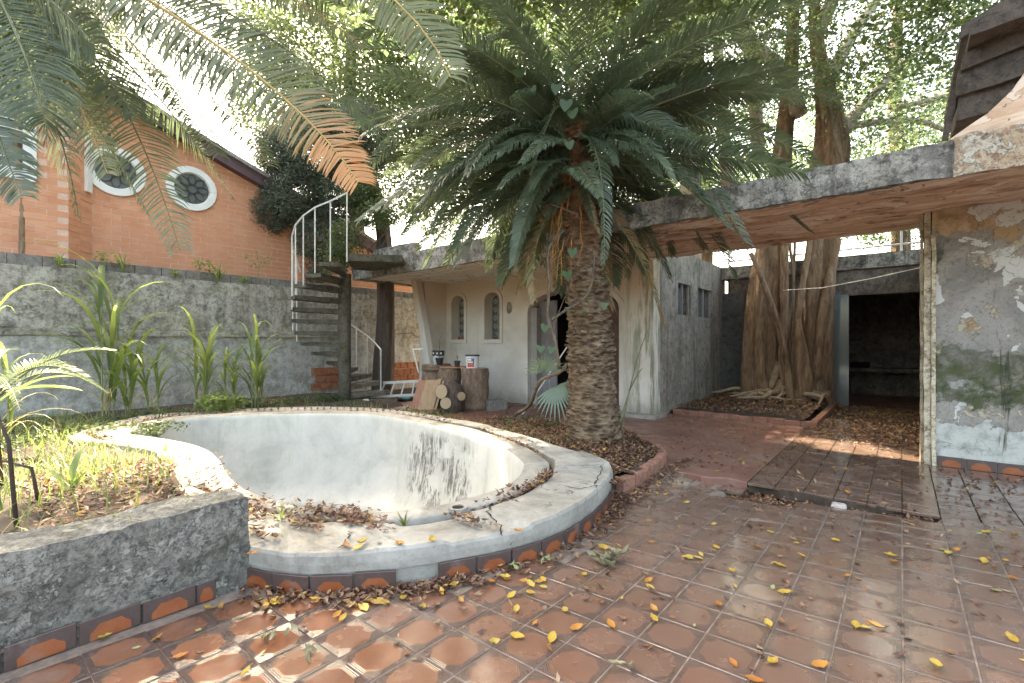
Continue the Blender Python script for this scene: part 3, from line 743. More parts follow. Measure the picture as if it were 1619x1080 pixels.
# ================================================================== POOL HOUSE
ph = thing('pool_house', 'derelict white pool house with flat slab roof, arched doorway and two narrow grilled windows', 'building', (-6, 8.3, 0))
def plaster_front():
    m = Mat('stained_white_plaster'); P = m.co('Position'); z = m.sep(P)[2]; x = m.sep(P)[0]
    n = m.noise(1.1, 8, .62, P, .4); c = m.ramp(n, [(.3, (.52, .475, .41)), (.5, (.64, .6, .54)), (.7, (.72, .69, .64))])
    c = m.mix(m.mr(m.ma('ADD', z, m.ma('MULTIPLY', n, .8)), 2.3, 3.0, 0, .75), c, (.5, .36, .24))      # tan stain under the ceiling
    st = m.noise(1, 6, .65, m.map(P, (4, 4, .4))); c = m.mix(m.mr(st, .54, .74, 0, .45), c, (.36, .35, .32))
    low = m.mr(m.ma('ADD', z, m.ma('MULTIPLY', m.noise(3, 7, .7, P), .7)), .3, .75, 1, 0); c = m.mix(m.ma('MULTIPLY', low, .55), c, (.2, .18, .15))
    # green mould running down near the right hand corner
    r = m.mr(x, -4.3, -3.6); mo = m.noise(1, 8, .7, m.map(P, (7, 7, .8)), .3); c = m.mix(m.ma('MULTIPLY', r, m.mr(mo, .46, .6, 0, .8)), c, (.15, .17, .09))
    sp = m.noise(9, 8, .8, P); c = m.mix(m.mr(sp, .62, .7, 0, .5), c, (.2, .19, .16))
    return m.fin(c, .85, m.ma('ADD', m.noise(6, 8, .7, P), m.ma('MULTIPLY', n, .5)), .35, .01)
M['front'] = plaster_front()
M['side'] = m_patchy('streaked_grey_plaster', (.25, .225, .195), (.36, .325, .285), (.06, .052, .042), 1.4, ((.1, .13, .06), .55), streak=.8, bs=.5, peel=(.4, .36, .33), peel_t=.68, fa=.25)
M['fascia'] = m_patchy('mottled_mouldy_fascia', (.17, .155, .135), (.42, .39, .34), (.022, .02, .018), 3.4, ((.07, .075, .045), .4), streak=.7, bs=1, bd=.02, peel=(.33, .3, .27), peel_t=.62)
def soffit():
    m = Mat('peeling_orange_soffit'); P = m.co('Position'); v = m.map(P, (.9, 4, 4))
    n = m.noise(1.6, 9, .62, v, .8); c = m.ramp(n, [(.33, (.22, .12, .075)), (.43, (.46, .28, .18)), (.55, (.6, .42, .3)), (.68, (.7, .57, .45))])
    x = m.sep(P)[0]; c = m.mix(m.mr(x, -4.0, -5.4), c, m.mix(m.mr(n, .4, .6), (.6, .5, .38), (.7, .66, .58)))
    pk = m.noise(2.1, 11, .62, m.map(P, (1, 1.6, 1), loc=(3, 3, 3)), .9); e = m.mr(pk, .55, .56); c = m.mix(m.ma('MULTIPLY', e, .85), c, (.7, .56, .44))
    dk = m.noise(3.3, 10, .7, m.map(P, loc=(9, 1, 3)), 1.0); d = m.mr(dk, .59, .6); c = m.mix(m.ma('MULTIPLY', d, .8), c, (.14, .075, .05))
    h = m.ma('ADD', m.ma('SUBTRACT', m.ma('MULTIPLY', e, .9), d), m.ma('MULTIPLY', n, .5)); return m.fin(c, .85, h, .7, .02)
M['soffit'] = soffit()
M['jamb'] = simple('grey_primer', (.3, .28, .275), .8, .15, 3)
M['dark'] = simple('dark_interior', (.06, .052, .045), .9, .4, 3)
M['wood_dark'] = simple('dark_door_wood', (.1, .05, .035), .6, .3, 7)

def arch(x0, x1, z0, zs, zt, n=14):
    p = [(x1, z0)]; c = (x0+x1)/2; a = (x1-x0)/2
    for k in range(n+1):
        t = math.pi*k/n; p.append((c+a*math.cos(t), zs+(zt-zs)*math.sin(t)))
    p.append((x0, z0)); return p
FY = 8.25
door = arch(-6.39, -4.17, 0.0, 2.05, 2.50); wa = [arch(-8.86, -8.40, 1.45, 2.36, 2.56), arch(-7.70, -7.22, 1.45, 2.36, 2.57)]
outer = [(-9.3, 0), (-9.3, 2.92), (-3.5, 2.92), (-3.5, 0)] + [(-4.17, 0)] + door[1:-1] + [(-6.39, 0)]
outer = [(-9.3, 0.0), (-9.3, 2.92), (-3.5, 2.92), (-3.5, 0.0), (-4.17, 0.0)] + door[1:-1] + [(-6.39, 0.0)]
m = MB(); m.wall(outer, [w_[:] for w_ in wa], (0, FY, 0), (1, 0, 0), (0, 0, 1), (0, -1, 0), .3); fw_ = m.build('front_wall', M['front'], ph)
tf_ = MB(); d2 = arch(-6.5, -4.06, 0.0, 2.07, 2.61); tf_.ring(door, d2, (0, FY-.03, 0), (1, 0, 0), (0, 0, 1), (0, -1, 0), .05); o = tf_.build('door_surround', M['front'], ph); bevel(o, .008, 2)
m = MB(); m.box(-6.37, -6.2, FY+.06, FY+.28, 0, 2.15); m.build('door_frame', M['jamb'], ph)
M['doorgrey'] = simple('grey_painted_door', (.2, .19, .2), .7, .2, 3)
dl = MB(); dl.box(-6.25, -5.78, FY+.22, FY+.26, 0.02, 2.3); dd = dl.build('door', M['doorgrey'], ph)
dl = MB(); dl.box(-4.72, -4.2, FY+.24, FY+.28, 0.02, 2.2); dd = dl.build('door', M['wood_dark'], ph)
for zz in (.3, .85, 1.4):
    q = MB(); q.box(-4.65, -4.27, FY+.225, FY+.24, zz, zz+.42); o = q.build('door_panel', M['wood_dark'], dd); bevel(o, .01, 1)
def scroll(m, cx, cz, r, turns, y, a0=0, s=1, rad=.007):
    pts = []
    for k in range(int(turns*10)+1):
        a = a0 + s*k/10*2*math.pi; q = r*(1-k/(turns*10+2)); pts.append((cx+math.cos(a)*q, y, cz+math.sin(a)*q))
    m.tube(pts, rad, 4, cap=False)
M['grille'] = simple('pale_grille', (.52, .5, .46), .6, .2, 20)
for (x0, x1, zt, zapex) in ((-8.86, -8.40, 2.36, 2.56), (-7.70, -7.22, 2.36, 2.57)):
    i_ = arch(x0, x1, 1.45, zt, zapex); o_ = arch(x0-.085, x1+.085, 1.45, zt+.01, zapex+.1)
    m = MB(); m.ring(i_, o_, (0, FY-.035, 0), (1, 0, 0), (0, 0, 1), (0, -1, 0), .05); m.box(x0-.085, x1+.085, FY-.036, FY+.01, 1.355, 1.448); wf = m.build('window_frame', M['front'], ph); bevel(wf, .008, 2)
    m = MB(); m.box(x0-.05, x1+.05, FY+.265, FY+.27, 1.4, 2.6); m.build('pane', M['glassd'], wf)
    m = MB(); y = FY+.2; xc = (x0+x1)/2
    for xx in (x0+.02, x1-.02, xc-.0): m.bar((xx, y, 1.46), (xx, y, zt+(.02 if xx != xc else .17)), .014)
    for k in range(5):
        z = 1.56+k*.2
        for s_ in (-1, 1): scroll(m, xc+s_*.09, z, .075, 1.6, y, math.pi*(k % 2), s_ if k % 2 else -s_)
    m.tube([(xc+math.cos(t)*.21, y, zt+math.sin(t)*.17) for t in np.linspace(0, math.pi, 12)], .008, 4)
    m.build('grille', M['grille'], wf)
M['terracup'] = simple('terracotta_cup', (.35, .15, .09), .7)
for i, xx in enumerate((-8.72, -8.62, -8.53)):
    m = MB(); m.lathe((xx, FY+.1, 1.45), [(.022, 0), (.032, .06), (.03, .07)], 10); tag(m.build('clay_cup', M['terracup']), ['leftmost small clay cup on the sill of the left grilled window', 'middle small clay cup on the sill of the left grilled window', 'rightmost small clay cup on the sill of the left grilled window'][i], 'cup', 'clay cups on the window sill')
bl = MB(); bl.lathe((-7.5, FY+.1, 1.45), [(.025, 0), (.027, .12), (.012, .16), (.012, .2)], 10); tag(bl.build('glass_bottle', M['glassd']), 'small pale bottle on the sill of the right grilled window', 'bottle')

# side wall (faces the courtyard passage)
m = MB(); hol = [[(-9.7+.0, 1.95), (-8.85, 1.95), (-8.85, 2.62), (-9.7, 2.62)], [(-11.05, 1.95), (-10.1, 1.95), (-10.1, 2.62), (-11.05, 2.62)]]
def sideW():
    ys = []
    for px in (1072, 1092, 1104, 1126):
        r = (px-809.5)/FOC; t = -3.48/(FW.x+RT.x*r); ys.append(t*(FW.y+RT.y*r))
    return ys
sy = sideW()
m = MB(); m.wall([(8.27, 0), (12.75, 0), (12.75, 3.26), (8.27, 3.26)], [[(sy[0], 1.95), (sy[1], 1.95), (sy[1], 2.6), (sy[0], 2.6)], [(sy[2], 1.95), (sy[3], 1.95), (sy[3], 2.6), (sy[2], 2.6)]], (-3.48, 0, 0), (0, 1, 0), (0, 0, 1), (1, 0, 0), .22)
o = m.build('side_wall', M['side'], ph)
for a, b in ((sy[0], sy[1]), (sy[2], sy[3])):
    m = MB(); m.box(-3.66, -3.64, a-.02, b+.02, 1.93, 2.62); p_ = m.build('pane', M['glassd'], ph)
    m = MB(); m.box(-3.56, -3.52, a, a+.03, 1.95, 2.6); m.box(-3.56, -3.52, b-.03, b, 1.95, 2.6); m.box(-3.56, -3.52, (a+b)/2-.01, (a+b)/2+.01, 1.95, 2.6); m.build('window_frame', M['jamb'], ph)
m = MB(); m.box(-4.06, -3.47, FY-.06, FY+.25, .07, 2.9); o = m.build('pilaster', M['front'], ph); rough_up(o, .15, .012, 2.5, 4, .005, 15)
m = MB(); m.box(-4.2, -3.36, FY-.24, FY+.3, -.02, .075); o = m.build('plinth', M['coping'], ph); rough_up(o, .12, .012, 3, 6)
m = MB(); m.box(-9.3, -9.08, 7.55, 12.7, 0, 2.9); m.build('side_wall', M['front'], ph)
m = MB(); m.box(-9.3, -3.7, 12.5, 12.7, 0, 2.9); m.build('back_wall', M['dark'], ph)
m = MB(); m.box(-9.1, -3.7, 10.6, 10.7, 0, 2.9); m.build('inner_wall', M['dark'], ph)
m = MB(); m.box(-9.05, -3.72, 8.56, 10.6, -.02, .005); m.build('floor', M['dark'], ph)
# roof slab
m = MB(); m.box(-9.95, -3.5, 6.2, 12.7, 2.9, 3.2); o = m.build('roof_slab', M['soffit'], ph); rough_up(o, .35, .012, 1.4, 2)
m = MB(); m.box(-3.5, 6, 5.72, 8.12, 2.88, 3.14); o = m.build('roof_slab', M['soffit'], ph); rough_up(o, .12, .03, 2.2, 3, .014, 8)
m = MB(); m.box(-10.0, -3.45, 6.12, 6.22, 2.86, 3.26); o = m.build('fascia', M['fascia'], ph); rough_up(o, .12, .016, 2.5, 7, .008, 9)
m = MB(); m.box(-3.47, .36, 5.64, 5.735, 2.865, 3.17); o = m.build('fascia', M['fascia'], ph); rough_up(o, .08, .022, 3.5, 8, .014, 12)
M['peach'] = m_patchy('peach_and_green_peeling_fascia', (.38, .27, .17), (.5, .42, .31), (.2, .09, .045), 3, ((.2, .25, .15), .8), bs=1, bd=.02, peel=(.5, .47, .4), peel_t=.52, fs=12)
m = MB(); m.box(.36, 6, 5.645, 5.735, 2.86, 3.2); o = m.build('fascia', M['peach'], ph); rough_up(o, .08, .022, 3.5, 8, .014, 12)
m = MB(); m.box(-10.03, -9.93, 6.12, 8, 2.86, 3.26); o = m.build('fascia', M['fascia'], ph)
# leaning white post under the slab
m = MB(); m.obox((-8.87, 7.4, 1.45), (.19, 0, 0), (0, .19, 0), (-.75, 0, 2.94)); o = m.build('slanted_post', M['front'], ph); bevel(o, .01, 1)
# wall lamp scar
m = MB(); m.lathe((0, 0, 0), [(.05, 0), (.07, .02), (.02, .04)], 9); o = m.build('lamp_base', M['coping'], ph, world=False); o.location = Vector((-6.93, FY-.01, 2.18)) - wpos(ph); o.rotation_euler = (R(90), 0, 0); o.scale = (1, 2.0, 1)

# ---- wall of the opening on the right with peeling paint
def right_wall():
    m = Mat('peeling_layered_plaster'); P = m.co('Position'); s = m.sep(P); z = s[2]
    n = m.noise(1.7, 9, .62, P, .5); c = m.mix(m.mr(n, .38, .6), (.2, .185, .165), (.31, .285, .255))
    c = m.mix(m.mr(m.noise(14, 6, .75, P), .5, .7, 0, .35), c, (.12, .11, .11))
    h = m.ma('MULTIPLY', m.noise(12, 6, .7, P), .35)
    zw = m.ma('ADD', z, m.ma('MULTIPLY', m.ma('SUBTRACT', m.noise(1.4, 8, .65, P), .5), 1.5))
    c = m.mix(m.mr(m.noise(4.5, 10, .75, m.map(P, loc=(3, 1, 9)), .5), .52, .6, 0, .8), c, (.3, .265, .22)); c = m.mix(m.mr(m.noise(26, 7, .85, P), .52, .62, 0, .6), c, (.06, .055, .05))
    cr = m.mr(m.ma('ADD', m.noise(2.1, 12, .7, m.map(P, loc=(5, 5, 5)), .5), m.ma('MULTIPLY', m.noise(20, 5, .7, P), .08)), .6, .61); c = m.mix(cr, c, (.4, .34, .25)); h = m.ma('ADD', h, m.ma('MULTIPLY', cr, .7))
    # tan layer at the top
    t1 = m.mr(zw, 2.62, 2.64); c = m.mix(t1, c, m.mix(m.mr(m.noise(7, 8, .7, P), .35, .6), (.28, .18, .09), (.46, .34, .22)))
    rr = m.mr(m.ma('ADD', m.noise(1.9, 10, .6, m.map(P, loc=(7, 7, 1)), .6), m.ma('MULTIPLY', m.mr(z, 1.2, 2.6), .1)), .615, .622); rr = m.ma('MULTIPLY', rr, m.mr(s[0], .5, .6)); c = m.mix(rr, c, (.36, .24, .13)); h = m.ma('ADD', h, m.ma('MULTIPLY', rr, .6))
    # white flakes
    fl = m.mr(m.noise(2.6, 11, .6, m.map(P, loc=(2, 0, 6)), .5), .565, .57); c = m.mix(fl, c, (.52, .51, .47)); h = m.ma('ADD', h, m.ma('MULTIPLY', fl, .8))
    # white remains at the bottom
    zb = m.ma('ADD', z, m.ma('MULTIPLY', m.ma('SUBTRACT', m.noise(2.2, 10, .62, m.map(P, loc=(1, 1, 1)), .4), .5), 1.3)); b1 = m.mr(zb, .58, .6, 1, 0); c = m.mix(b1, c, m.mix(m.mr(m.noise(8, 7, .7, P), .4, .65), (.48, .48, .44), (.32, .32, .29))); h = m.ma('ADD', h, m.ma('MULTIPLY', b1, .7))
    # moss band and drips
    zm = m.ma('ADD', z, m.ma('MULTIPLY', m.ma('SUBTRACT', m.noise(3, 9, .7, P), .5), 1.0)); band = m.ma('MULTIPLY', m.mr(zm, .62, .68), m.mr(zm, 1.25, 1.32, 1, 0)); g = m.mr(m.noise(6, 8, .7, P), .32, .6)
    c = m.mix(m.ma('MULTIPLY', band, m.ma('ADD', .35, m.ma('MULTIPLY', g, .65))), c, m.mix(g, (.03, .035, .015), (.065, .075, .03)))
    dr = m.noise(1, 8, .7, m.map(P, (3.2, 3.2, .5), loc=(1.35, 0, 0)), .6); c = m.mix(m.ma('MULTIPLY', m.mr(dr, .56, .62), m.mr(z, 2.7, 2.3, 0, .9)), c, (.035, .038, .02))
    return m.fin(c, .88, h, .8, .014)
M['rwall'] = right_wall()
rw = thing('gateway_wall', 'peeling grey, white and green wall with terracotta skirting at the right edge', 'wall', (.3, 7.2, 0))
m = MB(); m.box(.262, 5.5, 7.15, 7.4, -.1, 2.9); o = m.build('plaster', M['rwall'], rw); rough_up(o, .12, .014, 2.2, 9, .007, 9)
M['jambpeel'] = m_patchy('peeling_cream_paint', (.5, .42, .3), (.66, .58, .44), (.14, .1, .05), 4, ((.1, .11, .05), .35), streak=.7, peel=(.2, .13, .08), peel_t=.58)
for x0, x1, y0, z1 in ((.2, .258, 7.13, 2.9), (.262, .3, 7.1, 2.6), (.17, .196, 7.2, 2.88)):
    m = MB(); m.box(x0, x1, y0, 7.38, 0, z1); o = m.build('jamb_board', M['jambpeel'], rw); rough_up(o, .12, .009, 6, int(x0*100))
for k in range(20): skirt_tile((.31+.118+PITCH*k, 7.128, .058), Vector((0, -1)), rw)
m = MB(); m.box(.3, .46, 7.42, 12.6, 0, 2.9); m.build('return_wall', M['side'], rw)

# ---- far covered room
fr_ = thing('far_room', 'dark derelict covered room with flat roof beyond the courtyard tree', 'building', (-1, 13, 0))
m = MB(); m.wall([(-3.3, 0), (-3.3, 2.95), (.9, 2.95), (.9, 0), (.3, 0), (.3, 2.4), (-2.2, 2.4), (-2.2, 0)], [], (0, 12.5, 0), (1, 0, 0), (0, 0, 1), (0, -1, 0), .18)
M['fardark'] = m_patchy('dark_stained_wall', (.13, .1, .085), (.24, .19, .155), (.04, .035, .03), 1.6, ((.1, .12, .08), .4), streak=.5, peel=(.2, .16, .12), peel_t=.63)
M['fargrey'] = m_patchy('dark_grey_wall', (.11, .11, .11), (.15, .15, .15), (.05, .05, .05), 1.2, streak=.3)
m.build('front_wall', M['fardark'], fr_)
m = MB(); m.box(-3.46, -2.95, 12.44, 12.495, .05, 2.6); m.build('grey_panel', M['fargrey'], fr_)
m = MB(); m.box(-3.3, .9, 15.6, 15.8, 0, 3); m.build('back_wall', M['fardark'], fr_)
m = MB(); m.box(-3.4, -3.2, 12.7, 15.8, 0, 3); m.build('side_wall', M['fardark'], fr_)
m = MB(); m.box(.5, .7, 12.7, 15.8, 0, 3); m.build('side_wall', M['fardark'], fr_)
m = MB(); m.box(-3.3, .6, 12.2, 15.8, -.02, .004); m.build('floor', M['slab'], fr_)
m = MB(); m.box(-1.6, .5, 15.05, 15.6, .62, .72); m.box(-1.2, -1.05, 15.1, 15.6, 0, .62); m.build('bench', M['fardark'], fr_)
m = MB(); m.box(-3.47, 1.5, 12.4, 16.4, 2.95, 3.25); m.build('roof_slab', M['fascia'], fr_)
M['steel'] = simple('galvanised_rail', (.42, .42, .42), .5, .1, 10, metal=.3)
m = MB()
for z in (3.45, 3.75): m.tube([(-3.4, 12.8, z), (1.2, 12.8, z)], .02, 6)
for x in (-3.4, -2.2, -1.1, 0, 1.1): m.tube([(x, 12.8, 3.2), (x, 12.8, 3.78)], .02, 6)
m.build('roof_railing', M['steel'], fr_)
m = MB(); m.box(-1.05, -.62, 15.1, 15.35, .722, .86); o = m.build('black_case', M['void']); bevel(o, .02, 1); tag(o, 'black case lying on the bench in the dark far room', 'case')
gl = Mat('grey_reflecting_glass'); g_ = gl.fin((.26, .3, .3), .08, gl.noise(1.5, 3, .5, gl.co('Position')), .04, .02, spec=.9); gl.p.inputs['Transmission Weight'].default_value = .35
m = MB(); m.box(-2.16, -.87, 12.40, 12.415, 0.0, 2.42); o = m.build('standing_glass_sheet', g_); tag(o, 'large grey glass sheet standing behind the fig trunks', 'glass sheet')
m = MB(); m.tube([at(1238, 459, 9.6), at(1300, 455, 8.6), at(1380, 440, 7.2), at(1456, 423, 5.55)], .006, 5); tag(m.build('clothes_line', M['white']), 'thin white line strung from the fig trunk to the gateway wall', 'rope')

# ---- roof eave at the top right: dark timbers over a peeling beam
ev = thing('timber_eave', 'rotting dark timber eave and peeling beam above the gateway wall', 'roof', (1, 5.9, 3.2))
M['oldwood'] = m_patchy('dark_weathered_timber', (.06, .046, .038), (.115, .088, .07), (.02, .016, .013), 3, bs=.9)
def pxp(px, py, y):
    r = (px-809.5)/FOC; t = y/(FW.y+RT.y*r); return at(px, py, t)
m = MB(); a0 = pxp(1497, 226, 5.8)
poly = [pxp(1500, 222, 5.75), pxp(1560, 180, 5.75), pxp(1600, 140, 5.75), pxp(1625, 105, 5.75), pxp(1760, -20, 5.75), pxp(1760, 150, 5.75), pxp(1619, 200, 5.75)]
m.wall([(p.x, p.z) for p in poly], [], (0, 5.75, 0), (1, 0, 0), (0, 0, 1), (0, -1, 0), .3); o = m.build('peeling_beam', M['soffit'], ev); rough_up(o, .12, .018, 3, 4)
for i, q in enumerate([((1512,190),(1515,150),(1680,60),(1680,150)), ((1513,152),(1516,112),(1700,20),(1700,90)), ((1521,112),(1524,86),(1700,-20),(1700,40)), ((1535,56),(1534,42),(1600,-14),(1720,-60),(1720,-10))]):
    yy = 5.95 + .0*i - (.35 if i == 3 else .05*i); pl = [pxp(a, b, yy) for a, b in q]; m = MB(); m.wall([(p.x, p.z) for p in pl], [], (0, yy, 0), (1, 0, 0), (0, 0, 1), (0, -1, 0), .9); o = m.build('board', M['oldwood'], ev); rough_up(o, .12, .016, 3, i, .006, 14)
m = MB(); m.bar(pxp(1494, 222, 6.05), pxp(1512, 130, 6.05), .05, .05); m.build('prop', M['oldwood'], ev)
m = MB()
b0, b1 = pxp(1520, 60, 6.5), pxp(2300, -420, 6.5); m.v += [tuple(b0), tuple(b1), (b1.x, 9.0, b1.z), (b0.x, 9.0, b0.z)]; m.v += [(x, y, z+.12) for x, y, z in m.v[:4]]; m.f += [(0,3,2,1),(4,5,6,7),(0,1,5,4),(1,2,6,5),(2,3,7,6),(3,0,4,7)]; m.build('roof_deck', M['oldwood'], ev)

# ================================================================== SPIRAL STAIR
SC = at(545, 540, 10.06); sx, sy_ = SC.x, SC.y
st = thing('spiral_staircase', 'mossy concrete spiral staircase with thin white railing climbing to the flat roof', 'staircase', (sx, sy_, 0))
M['stair'] = m_patchy('mossy_stair_concrete', (.065, .055, .042), (.13, .115, .09), (.02, .02, .013), 4, ((.1, .11, .04), .7), bs=.8)
M['stairwood'] = m_patchy('grey_step', (.16, .13, .1), (.24, .2, .16), (.06, .05, .04), 5, ((.12, .12, .07), .4))
m = MB(); m.lathe((sx, sy_, -.1), [(.135, 0), (.132, .6), (.13, 1.6), (.132, 2.4), (.135, 2.95)], 18, .02, 3); m.build('column', M['stair'], st, smooth=True)
ANG = [146,131,114,96,77,58,38,20,6,-6,-18,-37,-56,-75,-94]; ZS = [.09,.29,.48,.64,.8,.95,1.17,1.39,1.62,1.87,2.1,2.32,2.54,2.72,2.93]
def sdir(a, r=1.0):
    a = R(a); d = -RT*math.cos(a) + FW*math.sin(a); return d*r
RO = 1.03
for a, z in zip(ANG, ZS):
    ro = RO if a < 100 else RO*.98; d = sdir(a); n = Vector((-d.y, d.x, 0)); m = MB()
    c1 = Vector((sx, sy_, z)); p = [c1 + d*.1 + n*.07, c1 + d*ro + n*.19, c1 + d*ro - n*.19, c1 + d*.1 - n*.07]; th = [.12, .075, .075, .12]
    m.v += [tuple(q) for q in p] + [(q.x, q.y, q.z-t) for q, t in zip(p, th)]; m.f += [(0,1,2,3),(7,6,5,4),(0,4,5,1),(1,5,6,2),(2,6,7,3),(3,7,4,0)]
    o = m.build('step', M['stair'] if a < 100 else M['stairwood'], st); rough_up(o, .16, .014, 5, int(a)+200)
# top landing
p = [at(549, 540, 9.25), at(636, 540, 9.45), at(640, 540, 10.7), at(560, 540, 10.5)]
m = MB(); m.wall([(q.x, q.y) for q in p], [], (0, 0, 3.14), (1, 0, 0), (0, 1, 0), (0, 0, 1), .14); o = m.build('landing', M['stair'], st); rough_up(o, .16, .015, 4, 6)
M['rail'] = simple('white_painted_rail', (.62, .61, .58), .5, .15, 12)
rail_a = [20, 12, 4, -6, -18, -37, -56, -75, -95]; 
def rz(a): return 2.93 + (2.6-1.87)*(-(a+0))/75*.9 if a < 0 else 2.93 - .0*a
rt_ = []
RP = [(470,430,8),(471,410,0),(477,393,-14),(493,374,-30),(516,356,-46),(542,341,-62),(567,328,-78),(590,318,-95),(615,305,-112)]
for px, py, a in RP:
    q = Vector((sx, sy_, 0)) + sdir(a, RO); dq = depth(q); rt_.append(Vector((q.x, q.y, EYE - (py-540)/FOC*dq)))
m = MB(); m.tube(rt_, .018, 6); m.build('handrail', M['rail'], st)
for (px, py, a), q, zb in zip(RP, rt_, [1.5, 1.75, 1.62, 2.05, 2.28, 2.5, 2.72, 2.95, 2.95]):
    if a == 8: continue
    m = MB(); m.bar((q.x, q.y, zb if a != 0 else 1.4), q, .028, .012); m.build('baluster', M['rail'], st)
lr = [(556,514,60),(581,531,110),(592,541,125),(602,553,145)]; pts = []
for px, py, a in lr:
    q = Vector((sx, sy_, 0)) + sdir(a, RO); 
    q = at(px, py, depth(q)); pts.append(q)
m = MB(); m.tube([pts[0] + (pts[0]-pts[1])*.6] + pts + [pts[-1]+Vector((0, 0, -.15))], .018, 6); m.build('handrail', M['rail'], st)
for (px, pb), z0 in zip(((563, 600), (583, 622), (601, 624)), (0, 0, 0)):
    q = pts[0].lerp(pts[1], .3) if px == 563 else (pts[1] if px == 583 else pts[3]); m = MB(); m.bar((q.x, q.y, EYE-(pb-540)/FOC*depth(q)), q, .03, .014); m.build('baluster', M['rail'], st)
# white pipe stump beside the column
q = on(548, 640, .02) ; m = MB(); m.lathe((q.x+.02, q.y-.05, -.02), [(.045, 0), (.045, .38), (.035, .38)], 12); tag(m.build('pipe', M['white'], smooth=False), 'short white plastic pipe standing at the foot of the stair column', 'pipe')
# parapet block on the roof next to the landing
m = MB(); m.box(-9.9, -8.3, 6.6, 6.75, 3.1, 3.62); o = m.build('parapet', M['fascia'], ph); rough_up(o, .2, .02, 2, 4)

# ================================================================== THINGS BY THE WALL
def m_bark(name, a, b, c_, vs=(1, 1, .2), sc_=9, bd=.03):
    m = Mat(name); P = m.co('Object'); v = m.map(P, vs); n = m.noise(sc_, 9, .7, v, .6); vv = m.vor(sc_*2.2, v, 'F1')
    c = m.ramp(n, [(.3, a), (.5, b), (.72, c_)]); return m.fin(c, .95, m.ma('ADD', n, m.ma('MULTIPLY', vv, .5)), 1, bd)
M['logbark'] = m_bark('rough_log_bark', (.09, .055, .04), (.2, .135, .095), (.32, .24, .18), (1, 1, .45), 12, .03)
M['cutwood'] = None
mc = Mat('cut_log_end'); rr = mc.n('ShaderNodeTexWave'); rr.wave_type = 'RINGS'; rr.rings_direction = 'Z'; rr.inputs['Scale'].default_value = 9; rr.inputs['Distortion'].default_value = 2; mc.l(mc.co(), rr.inputs[0])
M['cutwood'] = mc.fin(mc.mix(rr.outputs['Fac'], (.38, .27, .17), (.46, .34, .22)), .85, rr.outputs['Fac'], .2, .003)
def log(name, label, c, r, h, seed, rot=(0, 0, 0), group='cut log stumps by the white wall', n=22):
    t = thing(name, label, 'log', c, group); t.rotation_euler = rot
    m = MB(); m.lathe((0, 0, 0), [(r*1.05, 0)] + [(r*(1.0+.03*math.sin(k*1.7+seed)), h*k/9) for k in range(1, 9)] + [(r*.98, h), (r*.9, h+.002)], n, .05, seed); o = m.build('bark', M['logbark'], t, smooth=True, world=False)
    m = MB(); m.lathe((0, 0, h-.004), [(r*.88, 0), (r*.88, .012)], n, .04, seed); m.build('cut_end', M['cutwood'], t, world=False); return t
def pos(px, z=0, dpt=9.8): p = at(px, 540, dpt); p.z = z; return p
log('log_stump', 'tall thick upright log with a paint bucket on it', pos(751, 0, 9.75), .285, .84, 1)
log('log_stump', 'upright log under the board with the seedling pot, behind the round cut logs', pos(710, 0, 10.0), .25, .83, 2)
log('log_stump', 'leftmost upright log carrying the flat log disc', pos(686, 0, 10.15), .25, .78, 3)
log('log_disc', 'flat log disc lying on the leftmost upright log', pos(690, .79, 10.15), .31, .12, 4, (0, R(-1), .4))
t = thing('branching_log', 'dark forked log with three pale sawn branch ends, in front of the stumps', 'log', pos(714, 0, 9.35), 'cut log stumps by the white wall')
M['darkbark'] = m_bark('dark_bark', (.04, .03, .025), (.09, .065, .05), (.16, .12, .09))
m = MB(); m.tube([(0, 0, 0), (.02, 0, .25), (0, 0, .5), (-.02, 0, .6)], [.25, .22, .2, .14], 14, .05, 3); o = m.build('bark', M['darkbark'], t, smooth=True, world=False)
cdir = -FW
for dx, z, r, ln in ((-.17, .42, .15, .2), (-.08, .2, .12, .25), (.22, .33, .09, .22)):
    s0 = RT*dx; e0 = s0 + cdir*ln + Vector((0, 0, z)) ; s0 = s0*.3 + Vector((0, 0, z-.02)); m = MB(); m.tube([s0, e0], [r*1.05, r], 14, .04, 5); m.build('branch_stub', M['darkbark'], t, world=False, smooth=True)
    m = MB(); m.lathe((0, 0, 0), [(r*.94, 0), (r*.94, .01)], 16); q = m.build('cut_end', M['cutwood'], t, world=False); q.rotation_mode = 'QUATERNION'; q.rotation_quaternion = (e0-s0).to_track_quat('Z', 'Y'); q.location = e0
M['ply'] = m_bark('plywood_grain', (.36, .22, .13), (.46, .3, .18), (.52, .36, .23), (8, 8, .4), 3, .004); M['plyred'] = m_bark('reddish_board', (.34, .14, .09), (.42, .2, .13), (.46, .26, .18), (4, 4, .4), 3, .004)
for i, (px, dd, wv, h, mt, lb) in enumerate(((660, 9.75, .3, .58, 'plyred', 'reddish board leaning lowest and furthest left against the stumps'), (670, 9.6, .26, .6, 'ply', 'wide pale plywood offcut leaning in the middle of the boards'), (682, 9.6, .08, .62, 'ply', 'narrow pale plank leaning right of the plywood offcut'), (688, 9.62, .05, .58, 'ply', 'thinnest plank leaning against the dark forked log'))):
    p = pos(px, 0, dd); m = MB(); lean = FW*.16 + RT*.15; m.obox(Vector((0, 0, h/2)) + lean*.5, RT*wv, FW*.03, Vector((lean.x, lean.y, h))); o = m.build('board', M[mt], None, world=False); o.location = p; bevel(o, .003, 1); tag(o, lb, 'board', 'boards leaning on the logs')
m = MB(); m.obox((0, 0, 0), RT*.52, FW*.3, (0, 0, .03)); o = m.build('shelf_board', M['plyred'], world=False); o.location = pos(717, .86, 9.9); tag(o, 'thin board laid across the middle log under the seedling pot', 'board')
